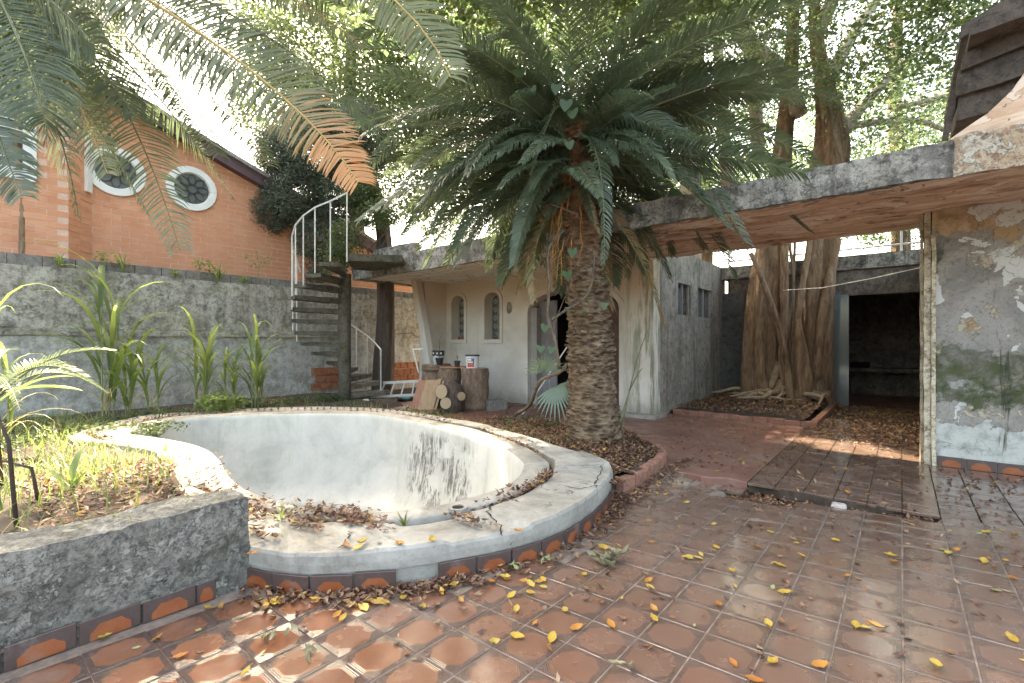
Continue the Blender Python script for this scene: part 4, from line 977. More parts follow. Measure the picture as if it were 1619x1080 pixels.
# paint bucket with printed label
t = thing('paint_bucket', 'white plastic paint bucket with blue, yellow and red label on the tall log', 'bucket', pos(747, .855, 9.72))
M['plastic'] = simple('white_plastic', (.72, .72, .72), .35, .04, 4); M['blackp'] = simple('black_plastic', (.02, .02, .022), .35, .3, 4)
m = MB(); m.lathe((0, 0, 0), [(.128, 0), (.14, .24), (.145, .245)], 24); m.build('bucket_body', M['plastic'], t, smooth=False, world=False)
m = MB(); m.lathe((0, 0, .24), [(.15, 0), (.15, .03), (.13, .032)], 24); m.build('lid', simple('navy_lid', (.04, .045, .08), .4), t, world=False)
def label_band(t, r0, r1, z0, z1, a0, a1, mat, name='label'):
    m = MB(); n = 10
    for k in range(n+1):
        a = a0+(a1-a0)*k/n; d = -FW*math.cos(a) + RT*math.sin(a); m.v += [tuple(d*(r0+.0015)+Vector((0, 0, z0))), tuple(d*(r1+.0015)+Vector((0, 0, z1)))]
    for k in range(n): m.f.append((2*k, 2*k+2, 2*k+3, 2*k+1))
    return m.build(name, mat, t, world=False, fixn=False)
Lb = Mat('printed_paint_label'); z_ = Lb.sep(Lb.co())[2]; lc = Lb.ramp(Lb.mr(z_, .02, .2), [(0, (.5, .05, .07)), (.25, (.55, .12, .12)), (.36, (.2, .08, .2)), (.4, (.05, .07, .3)), (.62, (.06, .09, .35)), (1, (.08, .12, .45))]); M['label'] = Lb.fin(lc, .4)
label_band(t, .1305, .138, .02, .2, -.75, .35, M['label'])
M['yellow'] = simple('label_yellow', (.75, .6, .15), .5); M['lwhite'] = simple('label_white', (.75, .75, .75), .5)
label_band(t, .1375, .1395, .105, .14, -.65, .15, M['yellow']); label_band(t, .139, .141, .155, .185, -.7, -.1, M['lwhite'])
t = thing('seedling_pot', 'small black nursery pot with a tiny seedling on the board', 'plant pot', pos(723, .876, 9.75))
m = MB(); m.lathe((0, 0, 0), [(.05, 0), (.062, .1), (.068, .1), (.068, .125), (.058, .125), (.05, .1)], 16); m.build('pot', M['blackp'], t, world=False)
m = MB(); m.tube([(0, 0, .1), (.005, 0, .2)], .008, 5); 
for k in range(5): a = k*1.3; m.v += [(0, 0, .16+k*.01), (.03*math.cos(a), .03*math.sin(a), .18+k*.012), (.015*math.cos(a+.5), .015*math.sin(a+.5), .2+k*.012)]; n = len(m.v)-3; m.f.append((n, n+1, n+2))
m.build('seedling', simple('olive_leaf', (.18, .16, .06), .6), t, world=False, fixn=False)
t = thing('lettered_bag', 'clear plant bag with a black band of white script standing on the log disc', 'bag', pos(693, .915, 10.05))
m = MB(); m.lathe((0, 0, 0), [(.10, 0), (.125, .1), (.135, .28), (.13, .285)], 18, .03, 2); m.build('bag_body', simple('grey_film', (.42, .43, .45), .3, .3, 8), t, world=False)
m = MB(); m.lathe((0, 0, .18), [(.131, 0), (.138, .11), (.12, .112)], 18, .02, 2); m.build('black_band', M['blackp'], t, world=False)
for a in (-.75, -.1, .5):
    for k in range(3):
        m = MB(); pts = []
        for q in range(9):
            u = a + .1*math.cos(q*.9) + k*.05; d = -FW*math.cos(u)+RT*math.sin(u); pts.append(d*.141 + Vector((0, 0, .235+.02*math.sin(q*1.25+k))))
        m.tube(pts, .0035, 4); m.build('script_stroke', M['lwhite'], t, world=False)
t = thing('black_planter', 'small black bowl pot with a twig standing in front of the lettered bag', 'plant pot', pos(695, .915, 9.88))
m = MB(); m.lathe((0, 0, 0), [(.06, 0), (.085, .12), (.09, .12), (.09, .14), (.08, .14), (.07, .11)], 16); m.build('pot', M['blackp'], t, world=False)
m = MB(); m.tube([(0, 0, .12), (0, .0, .5), (.01, 0, .56), tuple(RT*.03+Vector((0, 0, .6)))], .006, 5); m.build('twig', M['darkbark'], t, world=False)
# cinder block with aerated holes
t = thing('concrete_block', 'grey hollow concrete block lying beside the tall log', 'concrete block', pos(784, .1, 9.6)); t.rotation_euler = (0, 0, YAW+.45)
m = MB(); m.box(-.19, .19, -.14, -.115, -.1, .1); m.box(-.19, .19, .115, .14, -.1, .1)
for x in (-.19, -.015, .16): m.box(x, x+.03, -.114, .114, -.1, .1)
o = m.build('block_body', M['block'], t, world=False)
# aluminium ladder lying on its edge
t = thing('ladder', 'aluminium ladder lying on its side behind the leaning boards', 'ladder', pos(630, 0, 10.9))
M['alu'] = simple('dull_aluminium', (.55, .55, .55), .4, .1, 10, metal=.4)
A = on(592, 604, 0); A = at(594, 606, 11.0); B = at(672, 602, 11.0); A2 = at(586, 627, 10.8); B2 = at(672, 624, 10.8)
for a, b in ((A, B), (A2, B2)): m = MB(); m.bar(a, b, .03, .06); m.build('rail', M['alu'], t)
for k in range(5): u = .16+k*.2; m = MB(); m.bar(A.lerp(B, u+.03), A2.lerp(B2, u), .025, .035); m.build('rung', M['alu'], t)
m = MB(); m.bar(at(653, 552, 10.6), at(662, 590, 10.6), .03, .03); m.bar(at(653, 552, 10.6), at(668, 551, 10.6), .03, .03); o = m.build('folding_frame', M['alu']); tag(o, 'white metal folding frame leaning behind the slanted post', 'frame')
# crumpled teal bag, basin
m = MB(); m.lathe((0, 0, 0), [(.03, 0), (.16, .02), (.17, .08), (.07, .12)], 12, .3, 5); o = m.build('plastic_bag', simple('teal_plastic', (.12, .32, .3), .4), world=False, smooth=True); o.location = pos(641, .0, 11.2); o.scale = (1.5, 1, 1); tag(o, 'crumpled teal plastic bag on the ground behind the ladder', 'bag')
o = MB().lathe((0, 0, 0), [(.02, 0), (.1, .03), (.09, .12), (.04, .15)], 10, .25, 7).build('plastic_bag', simple('white_film', (.6, .6, .6), .4), world=False, smooth=True); o.location = pos(579, .02, 10.0); tag(o, 'crumpled white plastic bag between the lowest stair treads', 'bag')
o = MB().bar(at(826, 655, 8.6), at(904, 537, 8.6), .035, .02).build('metal_strip', M['alu']); tag(o, 'thin pale metal strip leaning towards the palm trunk', 'strip')

# ================================================================== FOLIAGE MATERIALS
def m_leaf(name, a, b, tr, rough=.45, tf=.35, alt=None):
    "tone 0..1 runs from colour a to b; alt colours the leaves whose tone is above one"
    m = Mat(name); t = m.attr(); n = m.noise(3, 3, .5, m.co('Position')); c = m.mix(m.ma('MINIMUM', t, 1.0), a, b); c = m.mix(m.mr(n, .35, .65, 0, .5), c, tuple(x*.6 for x in a))
    if alt: c = m.mix(m.mr(t, 1.0, 2.0), c, alt); tr = m.mix(m.mr(t, 1.0, 2.0), tr, tuple(x*1.2 for x in alt))
    return m.fin(c, rough, spec=.5, trans=tr, tf=tf)
M['cyc'] = m_leaf('cycad_leaflet', (.075, .105, .065), (.2, .24, .15), (.17, .22, .11), .4, .36, (.42, .22, .09))
M['cyc2'] = m_leaf('cycad_leaflet_yellowing', (.09, .12, .05), (.19, .2, .09), (.18, .19, .07), .4, .3, (.5, .25, .1))
M['rach'] = simple('frond_stalk', (.13, .14, .06), .5, .3, 10); M['rach2'] = simple('yellow_frond_stalk', (.42, .27, .08), .5, .25, 10)
M['fig'] = m_leaf('fig_leaf', (.05, .085, .04), (.12, .165, .075), (.19, .27, .11), .35, .42, (.34, .34, .1))
M['bgleaf'] = m_leaf('background_leaf', (.045, .075, .03), (.1, .14, .055), (.17, .22, .08), .5, .4, (.2, .22, .08))
M['cyp'] = m_leaf('cypress_spray', (.085, .105, .075), (.21, .24, .18), (.13, .16, .09), .7, .3, (.12, .15, .08))
M['grass'] = m_leaf('grass_blade', (.08, .13, .04), (.2, .27, .09), (.3, .38, .1), .5, .45, (.45, .38, .18))
M['ivy'] = m_leaf('ivy_leaf', (.05, .09, .03), (.09, .15, .055), (.14, .22, .06), .4, .4)

def frond_mesh(name, P0, P1, P2, pairs=125, ll=.42, wd=.015, droop=.5, seed=0, rust=None, sweep=.6, vee=.35, stalk=.07, tone=.4, mats=('cyc', 'rach'), miss=0.0, upcurl=0, roll=0.0):
    rs = np.random.RandomState(seed); P0, P1, P2 = (np.array(p, float) for p in (P0, P1, P2))
    def B(t): t = t[:, None]; return (1-t)**2*P0 + 2*(1-t)*t*P1 + t*t*P2
    def T(t): t = t[:, None]; d = 2*(1-t)*(P1-P0) + 2*t*(P2-P1); return d/np.linalg.norm(d, axis=1)[:, None]
    s = np.linspace(stalk, .995, pairs); ver = []; tn = []; up = np.array([0, 0, 1.0]); NSG = 5
    for side in (-1, 1):
        ss = np.clip(s + rs.normal(0, .002, pairs), 0, 1); c = B(ss); t = T(ss); S = np.cross(t, up); S /= np.linalg.norm(S, axis=1)[:, None]+1e-6; N = np.cross(S, t); S, N = S*math.cos(roll)+N*math.sin(roll), N*math.cos(roll)-S*math.sin(roll)
        prof = np.clip(np.minimum((ss-stalk)/.16+.22, 1), 0, 1)*np.clip(1.12-.75*ss**3.0, .2, 1)*(1-.25*ss); L = ll*prof*rs.uniform(.9, 1.06, pairs)
        if miss: L = np.where(rs.rand(pairs) < miss, L*.05, L)
        an = (sweep*(.75+.7*ss) + rs.normal(0, .075, pairs))[:, None]; v = vee + rs.normal(0, .07, pairs)[:, None]
        d = side*S*np.cos(an)*np.cos(v) + t*np.sin(an) + N*np.sin(v); d /= np.linalg.norm(d, axis=1)[:, None]
        p = c.copy(); wvec = t - d*np.sum(t*d, 1)[:, None]; wvec /= np.linalg.norm(wvec, axis=1)[:, None]
        g = (droop*rs.uniform(.75, 1.25, pairs))[:, None]
        base = 0 if rust is None else rust(ss)
        tt = tone + rs.normal(0, .16, pairs) + base
        for k in range(NSG):
            w_ = wd*[.55, 1, 1, .8, .1][k]; ver.append(p - wvec*w_/2); ver.append(p + wvec*w_/2); tn += [tt, tt]
            p = p + d*(L/(NSG-1))[:, None]; d = d + np.array([0, 0, -1.0])*g*(.12+.15*k) + N*upcurl*.1; d /= np.linalg.norm(d, axis=1)[:, None]; wvec = wvec - d*np.sum(wvec*d, 1)[:, None]; wvec /= np.linalg.norm(wvec, axis=1)[:, None]
    V = []; F = []; TN = []; per = NSG*2
    for sd_ in range(2):
        A = np.stack(ver[sd_*per:(sd_+1)*per], 1); tB = np.stack(tn[sd_*per:(sd_+1)*per], 1); b = len(V)
        off = sum(len(x) for x in V); V.append(A.reshape(-1, 3)); TN.append(tB.reshape(-1)); i = np.arange(pairs)[:, None]*per + off
        for k in range(NSG-1): F.append(np.stack([i[:, 0]+2*k, i[:, 0]+2*k+1, i[:, 0]+2*k+3, i[:, 0]+2*k+2], 1))
    V = np.concatenate(V); TN = np.concatenate(TN); F = np.concatenate(F); nl = len(F)
    mb = MB(); q = np.linspace(0, 1, 14); mb.tube([tuple(x) for x in B(q)], list(np.linspace(.015, .003, 14)*(np.linalg.norm(P2-P0)/2.6)**.3), 6, cap=False)
    rv = np.array(mb.v); rf = np.array(mb.f)+len(V); me = np_mesh(name, np.concatenate([V, rv]), np.concatenate([F, rf]), None, attr=np.concatenate([TN, np.full(len(rv), .5)]))
    me.materials.append(M[mats[0]]); me.materials.append(M[mats[1]]); mi = np.zeros(len(F)+len(rf), np.int32); mi[nl:] = 1; me.polygons.foreach_set('material_index', mi); me.polygons.foreach_set('use_smooth', np.ones(len(mi), bool)); return me

def leaf_cloud(name, clumps, n, size, mat, parent, seed=0, spread=.3, asp=.5, tone_hi=.0, flat=.0, yellow=0.03, gaps='std'):
    "n leaves in sub-clumps strewn through the given ellipsoids [(centre, (rx,ry,rz))]"
    rs = np.random.RandomState(seed); vol = np.array([c[1][0]*c[1][1]*c[1][2] for c in clumps])**.8; vol /= vol.sum(); ns = max(20, n//22)
    ci = rs.choice(len(clumps), ns, p=vol); d = rs.normal(size=(ns, 3)); d /= np.linalg.norm(d, axis=1)[:, None]; rad = rs.uniform(.35, 1.0, ns)**.5
    cen_ = np.array([tuple(c[0]) for c in clumps])[ci] + d*rad[:, None]*np.array([c[1] for c in clumps])[ci]; st_ = rs.uniform(0, 1, ns)
    k = rs.randint(0, ns, n); p = cen_[k] + rs.normal(size=(n, 3))*spread*np.array([1, 1, .6]); a = rs.normal(size=(n, 3)); a[:, 2] = a[:, 2]*.5-.3; a /= np.linalg.norm(a, axis=1)[:, None]
    b = rs.normal(size=(n, 3)); b[:, 2] *= (1-flat); b -= a*np.sum(a*b, 1)[:, None]; b /= np.linalg.norm(b, axis=1)[:, None]; s = size*rs.uniform(.55, 1.25, n)[:, None]
    gaps = SUN_GAPS if gaps == 'std' else gaps
    if gaps:
        keep = np.ones(n, bool); sd3 = np.array(SUNV)
        for g_, r_ in gaps:
            w3 = p - np.array(g_); w3 = w3 - sd3*(w3@sd3)[:, None]; keep &= np.linalg.norm(w3, axis=1) > r_
        p, a, b, s, k = p[keep], a[keep], b[keep], s[keep], k[keep]; n = len(p)
    V = np.stack([p, p+a*s*.5+b*s*asp*.5, p+a*s, p+a*s*.5-b*s*asp*.5], 1).reshape(-1, 3); F = np.arange(n*4).reshape(-1, 4)
    tn = np.clip(st_[k]*.7 + rs.uniform(0, .35, n), 0, 1); tn = np.where(rs.rand(n) < yellow, 1.6, tn); return link(name, np_mesh(name, V, F, mat, attr=np.repeat(tn, 4)), None, parent)

SUN_GAPS = [((-.5, 7.6, 0), .45), ((-.15, 7.45, 0), .3), ((-.95, 7.8, 0), .25), ((.1, 7.3, 0), .2), ((-2.25, 3.95, .2), .14), ((-2.6, 4.2, .2), .1)]  # leaves are left out along these sun rays to shape the sun patches
# ================================================================== CENTRAL PALM (cycad)
base = at(941, 540, 6.1); base.z = .1; ctr = at(908, 540, 6.05); CR = Vector((ctr.x, ctr.y, EYE+(540-222)/FOC*6.05))
palm = thing('cycad_palm', 'large central cycad palm with a scaly brown trunk and dark drooping fronds beside the pool', 'palm', base)
def palmbark():
    m = Mat('scaly_palm_bark'); P = m.co('Position'); z = m.sep(P)[2]; v = m.map(P, (3, 3, 7)); n = m.noise(2.6, 10, .75, v, .5); vv = m.vor(3.0, v, 'F1', 1)
    c = m.ramp(m.ma('ADD', m.ma('MULTIPLY', n, .7), m.ma('MULTIPLY', vv, .35)), [(.25, (.03, .018, .012)), (.4, (.12, .075, .045)), (.55, (.24, .16, .1)), (.75, (.4, .3, .2))])
    c = m.mix(m.mr(z, 2.2, 3.3, 0, .6), c, (.27, .11, .045)); return m.fin(c, .95, m.ma('ADD', n, vv), 1, .06)
M['pbark'] = palmbark()
m = MB(); prof = []; tp = []; rads = []
pts = [(941,702,0.385),(940,690,0.367),(938,668,0.332),(936,640,0.305),(935,600,0.287),(934,560,0.273),(931,520,0.251),(928,480,0.235),(926,440,0.224),(924,400,0.215),(921,350,0.206),(917,300,0.215),(912,250,0.224),(908,200,0.197),(906,170,0.108)]
P3 = [at(px, py, 6.1) for px, py, r in pts]; fine = []; fr2 = []
for i in range(len(P3)-1):
    for k in range(6): u = k/6; fine.append(P3[i].lerp(P3[i+1], u)); fr2.append((pts[i][2]*(1-u)+pts[i+1][2]*u)*(1+.035*math.sin((i*6+k)*2.1)+random.uniform(-.02, .03)))
m.tube(fine, fr2, 30, .035, 4); tr = m.build('trunk', M['pbark'], palm, smooth=True)
tr_m = tr.data
for v_ in tr_m.vertices:
    c_ = v_.co; q = mnoise.noise_vector(c_*5)*.035 + mnoise.noise_vector(Vector((c_.x*6, c_.y*6, c_.z*22)))*.022; v_.co += Vector((q.x, q.y, q.z*.5))
# leaf base scales: short stubs that ring the trunk, one mesh shared
sb = MB(); sb.v = [(0,-.035,0),(0,.035,0),(.045,.028,.035),(.045,-.028,.035),(.0,-.03,.05),(0,.03,.05),(.05,0,.06)]; sb.f = [(0,3,2,1),(0,4,6,3),(3,6,2),(2,6,5,1),(4,5,6),(0,1,5,4)]
sv = np.array(sb.v); V_ = []; F_ = []; rs = np.random.RandomState(3); nf = 0
for k in range(1500):
    u = rs.rand()**.8*.94; i = min(int(u*(len(fine)-1)), len(fine)-2); c_ = fine[i].lerp(fine[i+1], u*(len(fine)-1)-i); a = k*2.399+rs.normal()*.2; r = fr2[i]*(.93); s_ = rs.uniform(.7, 1.9)*(1 if c_.z > .9 else .75)
    ca, sa = math.cos(a), math.sin(a); Rm = np.array([[ca, -sa, 0], [sa, ca, 0], [0, 0, 1]]); q = (sv*s_*np.array([.85, 1.0, .6])) @ Rm.T + np.array([c_.x+ca*r, c_.y+sa*r, c_.z]); V_.append(q)
    for f_ in sb.f: F_.append([x+nf for x in f_])
    nf += len(sv)
me = bpy.data.meshes.new('leaf_bases'); me.from_pydata([tuple(x) for x in np.concatenate(V_)], [], F_); me.update(); tag(link('leaf_bases', me, M['pbark'], palm), kind='stuff')
# fronds by tiers; local frame: +X outward
def tier_mesh(k, L, e0, e1, **kw):
    P0 = Vector((.1, 0, 0)); P1 = P0 + Vector((math.cos(R(e0)), 0, math.sin(R(e0))))*L*.5; P2 = P1 + Vector((math.cos(R(e1)), random.uniform(-.08, .08), math.sin(R(e1))))*L*.55; return frond_mesh('frond', P0, P1, P2, seed=k, **kw)
TM = {}
for nm_, n_, (la, lb), (ea, eb), (fa, fb_), dr_ in (('up', 4, (2.3, 2.8), (50, 78), (0, 45), .5), ('mid', 6, (2.5, 3.1), (22, 48), (-40, -5), .8), ('low', 7, (2.2, 2.9), (-2, 26), (-68, -40), .95), ('hang', 5, (1.4, 2.3), (-40, -5), (-86, -65), 1.0)):
    TM[nm_] = [tier_mesh(random.randint(1, 9999), random.uniform(la, lb), random.uniform(ea, eb), random.uniform(fa, fb_), ll=random.uniform(.36, .47), droop=dr_*random.uniform(.7, 1.4), tone=random.uniform(.15, .6), vee=random.uniform(.05, .4), miss=random.choice([0, 0, .04, .12])) for _ in range(n_)]
TM['dead'] = [tier_mesh(77+k, 1.7+.3*k, -45, -86, ll=.28, droop=1.2, tone=1.5, miss=.35) for k in range(2)]
def put_frond(me, az, dz=0, s=1.0, roll=0):
    o = bpy.data.objects.new('frond', me); C.objects.link(o); o.parent = palm; o.location = CR + Vector((0, 0, dz)) - wpos(palm); o.rotation_euler = (roll, random.gauss(0, .05), az); o.scale = (s, s, s); return o
camaz = math.atan2(-FW.y, -FW.x)          # direction towards the camera
def rel(a): return abs((a-camaz+math.pi) % (2*math.pi) - math.pi)
for tname, n, dz, off in (('up', 14, .1, .3), ('mid', 30, .05, .1), ('mid', 20, -.1, .7), ('low', 34, -.15, .25), ('low', 26, -.4, .4), ('hang', 14, -.5, .5), ('dead', 6, -.6, .9)):
    for k in range(n):
        az = off + 2*math.pi*k/n + random.gauss(0, .2); s = random.uniform(.78, 1.1); rc = rel(az)
        if rc < .75:
            if tname in ('mid', 'low'): s *= .62
            if tname in ('hang', 'dead'): s *= .45
            if tname == 'up': s *= .8
            if rc < .45 and k % 2: continue
        put_frond(random.choice(TM[tname]), az, dz+random.uniform(-.1, .1), s, random.gauss(0, .3))
def pfrond(pmid, ptip, name='frond', **kw):
    a = dict(roll=random.choice([-1, 1])*random.uniform(.2, .8), pairs=130, ll=.44, wd=.016, droop=1.0, seed=random.randint(0, 999)); a.update(kw)
    P0 = CR + (pmid-CR).normalized()*.1; P1 = pmid*2 - (P0+ptip)*.5; return link(name, frond_mesh('frond', P0, P1, ptip, **a), None, palm)
# the fronds one can pick out in the photograph
for (mx_, my, md), (tx, ty, td), kw in (((760,140,6.0),(585,262,5.9),dict(ll=.42)), ((745,215,5.7),(612,330,5.4),dict(ll=.42, tone=.25)), ((760,250,5.6),(640,372,5.2),dict(ll=.4, tone=.2)), ((800,290,5.6),(722,392,5.3),dict(tone=.3)), ((850,300,5.5),(812,420,5.2),dict(ll=.3)),
        ((1060,170,5.8),(1275,318,5.3),dict(ll=.44, tone=.35)), ((1030,200,5.5),(1180,385,5.1),dict(ll=.42, tone=.35)), ((1090,130,6.2),(1345,165,6.0),dict(ll=.4, tone=.15, droop=1.0)), ((1045,90,6.3),(1190,35,6.4),dict(ll=.2, tone=.2, droop=.9)), ((1010,230,5.4),(1150,360,5.0),dict(ll=.4)),
        ((945,250,5.2),(955,420,4.95),dict(ll=.25, pairs=70)), ((960,120,5.9),(1000,215,5.4),dict(ll=.28, pairs=80, tone=.9)), ((1150,200,5.9),(1310,280,5.8),dict(ll=.3, tone=.2)), ((700,60,6.4),(560,60,6.5),dict(ll=.4, tone=.35)), ((720,180,6.3),(560,200,6.4),dict(ll=.36, tone=.2)),
        ((800,60,6.0),(720,190,5.6),dict(ll=.35, tone=.5)), ((880,170,5.5),(835,300,5.2),dict(ll=.26, pairs=70, tone=.8))):
    pfrond(at(mx_, my, md), at(tx, ty, td), **kw)
# orange fibre and aerial strands at the crown
M['fibre'] = simple('orange_fibre', (.5, .22, .06), .8, .3, 30)
m = MB()
for k in range(60):
    a = random.uniform(0, 6.28); p = CR + Vector((math.cos(a)*.22, math.sin(a)*.22, random.uniform(-1.5, -.4))); m.tube([p, p+Vector((math.cos(a)*.06, math.sin(a)*.06, -.15)), p+Vector((math.cos(a)*.05+random.gauss(0, .04), math.sin(a)*.05+random.gauss(0, .04), -random.uniform(.25, .6)))], [.006, .004, .002], 3, cap=False)
tag(m.build('fibre', M['fibre'], palm, fixn=False), kind='stuff')

# ================================================================== SECOND CYCAD, upper left, trunk just outside the frame
c2 = at(-95, -175, 3.25); b2 = Vector((c2.x, c2.y, gz(c2.x, c2.y)))
palm2 = thing('cycad_palm', 'near cycad whose long yellowing fronds hang into the upper left of the view', 'palm', b2)
m = MB(); m.tube([b2 + Vector((0, 0, -.05)), b2+Vector((.05, 0, 1)), (b2+c2)/2 + Vector((0, 0, .3)), c2], [.3, .24, .22, .2], 16, .05, 5); m.build('trunk', M['pbark'], palm2, smooth=True)
def p2frond(mid, tip, **kw):
    a = dict(roll=random.choice([-1, 1])*random.uniform(.5, 1.1), pairs=105, ll=.42, sweep=.38, droop=.9, seed=random.randint(0, 999), mats=('cyc2', 'rach2'), wd=.0125, vee=0); a.update(kw); P0 = c2.copy(); P1 = mid*2 - (P0+tip)*.5; return link('frond', frond_mesh('frond', P0, P1, tip, **a), None, palm2)
p2frond(at(330, 62, 3.15), at(566, 288, 3.1), ll=0.46, pairs=165, wd=.016, droop=.45, sweep=.35, vee=.1, roll=-1.15, miss=.05, rust=lambda s: np.clip((s-.55)*4.2, 0, 1.6), tone=.5)
p2frond(at(450, -95, 3.2), at(712, 122, 3.0), ll=0.5, pairs=170, wd=.016, droop=.5, sweep=.4, vee=.1, roll=-1.1, tone=.9)
p2frond(at(360, 20, 3.5), at(600, 215, 3.8), ll=0.55, pairs=130, tone=.3, mats=('cyc', 'rach'), droop=.9)
p2frond(at(150, 90, 3.7), at(284, 395, 3.6), ll=0.44, tone=.3, mats=('cyc', 'rach'), rust=lambda s: np.clip((s-.8)*3, 0, .8))
p2frond(at(200, 60, 4.2), at(345, 245, 4.4), ll=0.44, tone=.1, mats=('cyc', 'rach'))
p2frond(at(260, 10, 4.0), at(470, 200, 4.2), ll=0.47, tone=.1, mats=('cyc', 'rach'))
p2frond(at(70, 60, 3.4), at(170, 275, 3.3), ll=0.34, tone=.9, rust=lambda s: 0*s)
p2frond(at(-30, 120, 3.2), at(35, 310, 3.1), ll=0.39, tone=.2, mats=('cyc', 'rach'))
p2frond(at(140, -90, 3.4), at(420, -30, 3.6), ll=0.52, tone=.3, mats=('cyc', 'rach'))
p2frond(at(300, -110, 3.4), at(520, 10, 3.7), ll=0.52, tone=.2, mats=('cyc', 'rach'))
p2frond(at(40, -40, 3.0), at(150, 70, 3.0), ll=0.44, tone=.3, mats=('cyc', 'rach'))
for (a_, b_, c_), (d_, e_, f__) in (((260,70,4.4),(425,262,4.6)),((220,120,4.8),(372,318,5.0)),((380,-120,3.5),(645,70,3.7)),((330,-60,3.3),(575,75,3.4)),((110,130,4.0),(238,345,4.1)),((60,120,3.8),(125,345,3.8)),((20,40,3.0),(75,215,3.0)),((90,30,3.3),(215,185,3.4)),((180,-20,3.5),(360,110,3.6)),((420,-140,4.2),(690,20,4.6))):
    p2frond(at(a_, b_, c_), at(d_, e_, f__), tone=random.uniform(.1, .5), mats=random.choice([('cyc', 'rach'), ('cyc2', 'rach2')]))
for k in range(12):
    az = 2.3+k*.36; d = Vector((math.cos(az), math.sin(az), 0)); p2frond(c2 + d*1.1 + Vector((0, 0, .5)), c2 + d*2.3 + Vector((0, 0, -.3)), pairs=70, mats=('cyc', 'rach'))

# ================================================================== STRANGLER FIG IN THE COURTYARD
M['figbark'] = m_bark('fig_bark', (.075, .04, .024), (.23, .14, .085), (.4, .29, .19), (1, 1, .22), 9, .04)
M['rootbark'] = m_bark('pale_root_bark', (.14, .09, .06), (.3, .21, .14), (.42, .32, .23), (1, 1, .5), 6, .015)
M['limbbark'] = m_bark('pale_limb_bark', (.17, .13, .1), (.32, .26, .21), (.42, .36, .3), (1, 1, .4), 5, .02)
fb = at(1245, 540, 10.2); fb.z = .1
fig = thing('strangler_fig', 'huge strangler fig with twin fluted trunks and snaking roots filling the courtyard bed', 'tree', fb)
def trunk(pts, seed, n=26, jit=.02, flute=5, mat='figbark', par=fig, nm='trunk'):
    P_ = [at(px, py, d) for px, py, d, w_ in pts]; Rr = [(.82 if flute else 1)*w_/2/FOC*d for px, py, d, w_ in pts]; A = []; B_ = []
    for i in range(len(P_)-1):
        for k in range(5):
            u = k/5; a, b, c_, d_ = P_[max(i-1, 0)], P_[i], P_[i+1], P_[min(i+2, len(P_)-1)]
            A.append(.5*((2*b)+(c_-a)*u+(2*a-5*b+4*c_-d_)*u*u+(3*b-a-3*c_+d_)*u**3)); B_.append(Rr[i]*(1-u)+Rr[i+1]*u)
    A.append(P_[-1]); B_.append(Rr[-1]); m = MB(); m.tube(A, B_, n, jit, seed, flute=flute); o = m.build(nm, M['limbbark' if nm == 'limb' and mat == 'figbark' else ('rootbark' if nm == 'aerial_root' else mat)], par, smooth=True)
    return o
trunk([(1206,655,10.4,80),(1204,620,10.4,66),(1202,560,10.4,54),(1210,470,10.4,52),(1220,390,10.4,50),(1230,300,10.4,36),(1240,200,10.4,26),(1252,90,10.4,20),(1258,-60,10.4,16),(1275,-300,10.4,14)], 1)
trunk([(1288,662,10.0,56),(1288,620,10.0,46),(1290,540,10.0,46),(1296,450,10.0,50),(1305,360,10.0,50),(1312,270,10.0,56),(1314,215,10.0,44),(1300,120,10.0,24),(1288,20,10.0,20),(1292,-180,10.0,16)], 2, flute=4)
trunk([(1244,640,9.9,15),(1240,560,9.9,13),(1240,470,9.9,14),(1242,380,10,14),(1250,290,10,12)], 3, 12, flute=3)
trunk([(1252,655,9.7,13),(1244,580,9.7,11),(1226,500,9.7,9),(1196,420,9.6,8),(1186,400,9.6,7)], 4, 10, flute=0)
trunk([(1262,640,9.8,15),(1256,570,9.8,11),(1264,480,9.8,10),(1278,400,9.8,9),(1282,360,9.8,9)], 5, 10, flute=0)
trunk([(1290,600,9.7,12),(1300,500,9.7,15),(1316,420,9.7,12),(1324,380,9.7,12)], 6, 10, flute=0)
trunk([(1268,655,9.6,24),(1270,600,9.6,26),(1266,545,9.6,16),(1262,505,9.6,6)], 7, 12, flute=3)
for i, p_ in enumerate([[(1262,180,10.2,26),(1235,110,10.6,22),(1190,70,11,20),(1165,0,11,17),(1140,-90,11,14)], [(1300,150,10,24),(1345,60,10.5,18),(1400,-20,11,14)], [(1310,230,10,22),(1380,150,10.5,14),(1450,80,11,10),(1540,20,11,8)], [(1290,60,10,22),(1330,-30,10,18),(1380,-140,10,14)],
      [(1200,255,12,20),(1194,160,12,20),(1190,90,12,19),(1150,20,12.5,17),(1150,-80,12.5,14)], [(1420,170,11,10),(1500,150,11,8)], [(1330,200,10.5,12),(1440,190,11,9),(1492,205,11,7)]]): trunk(p_, 20+i, 12, flute=0, nm='limb')
rs = random.Random(5)
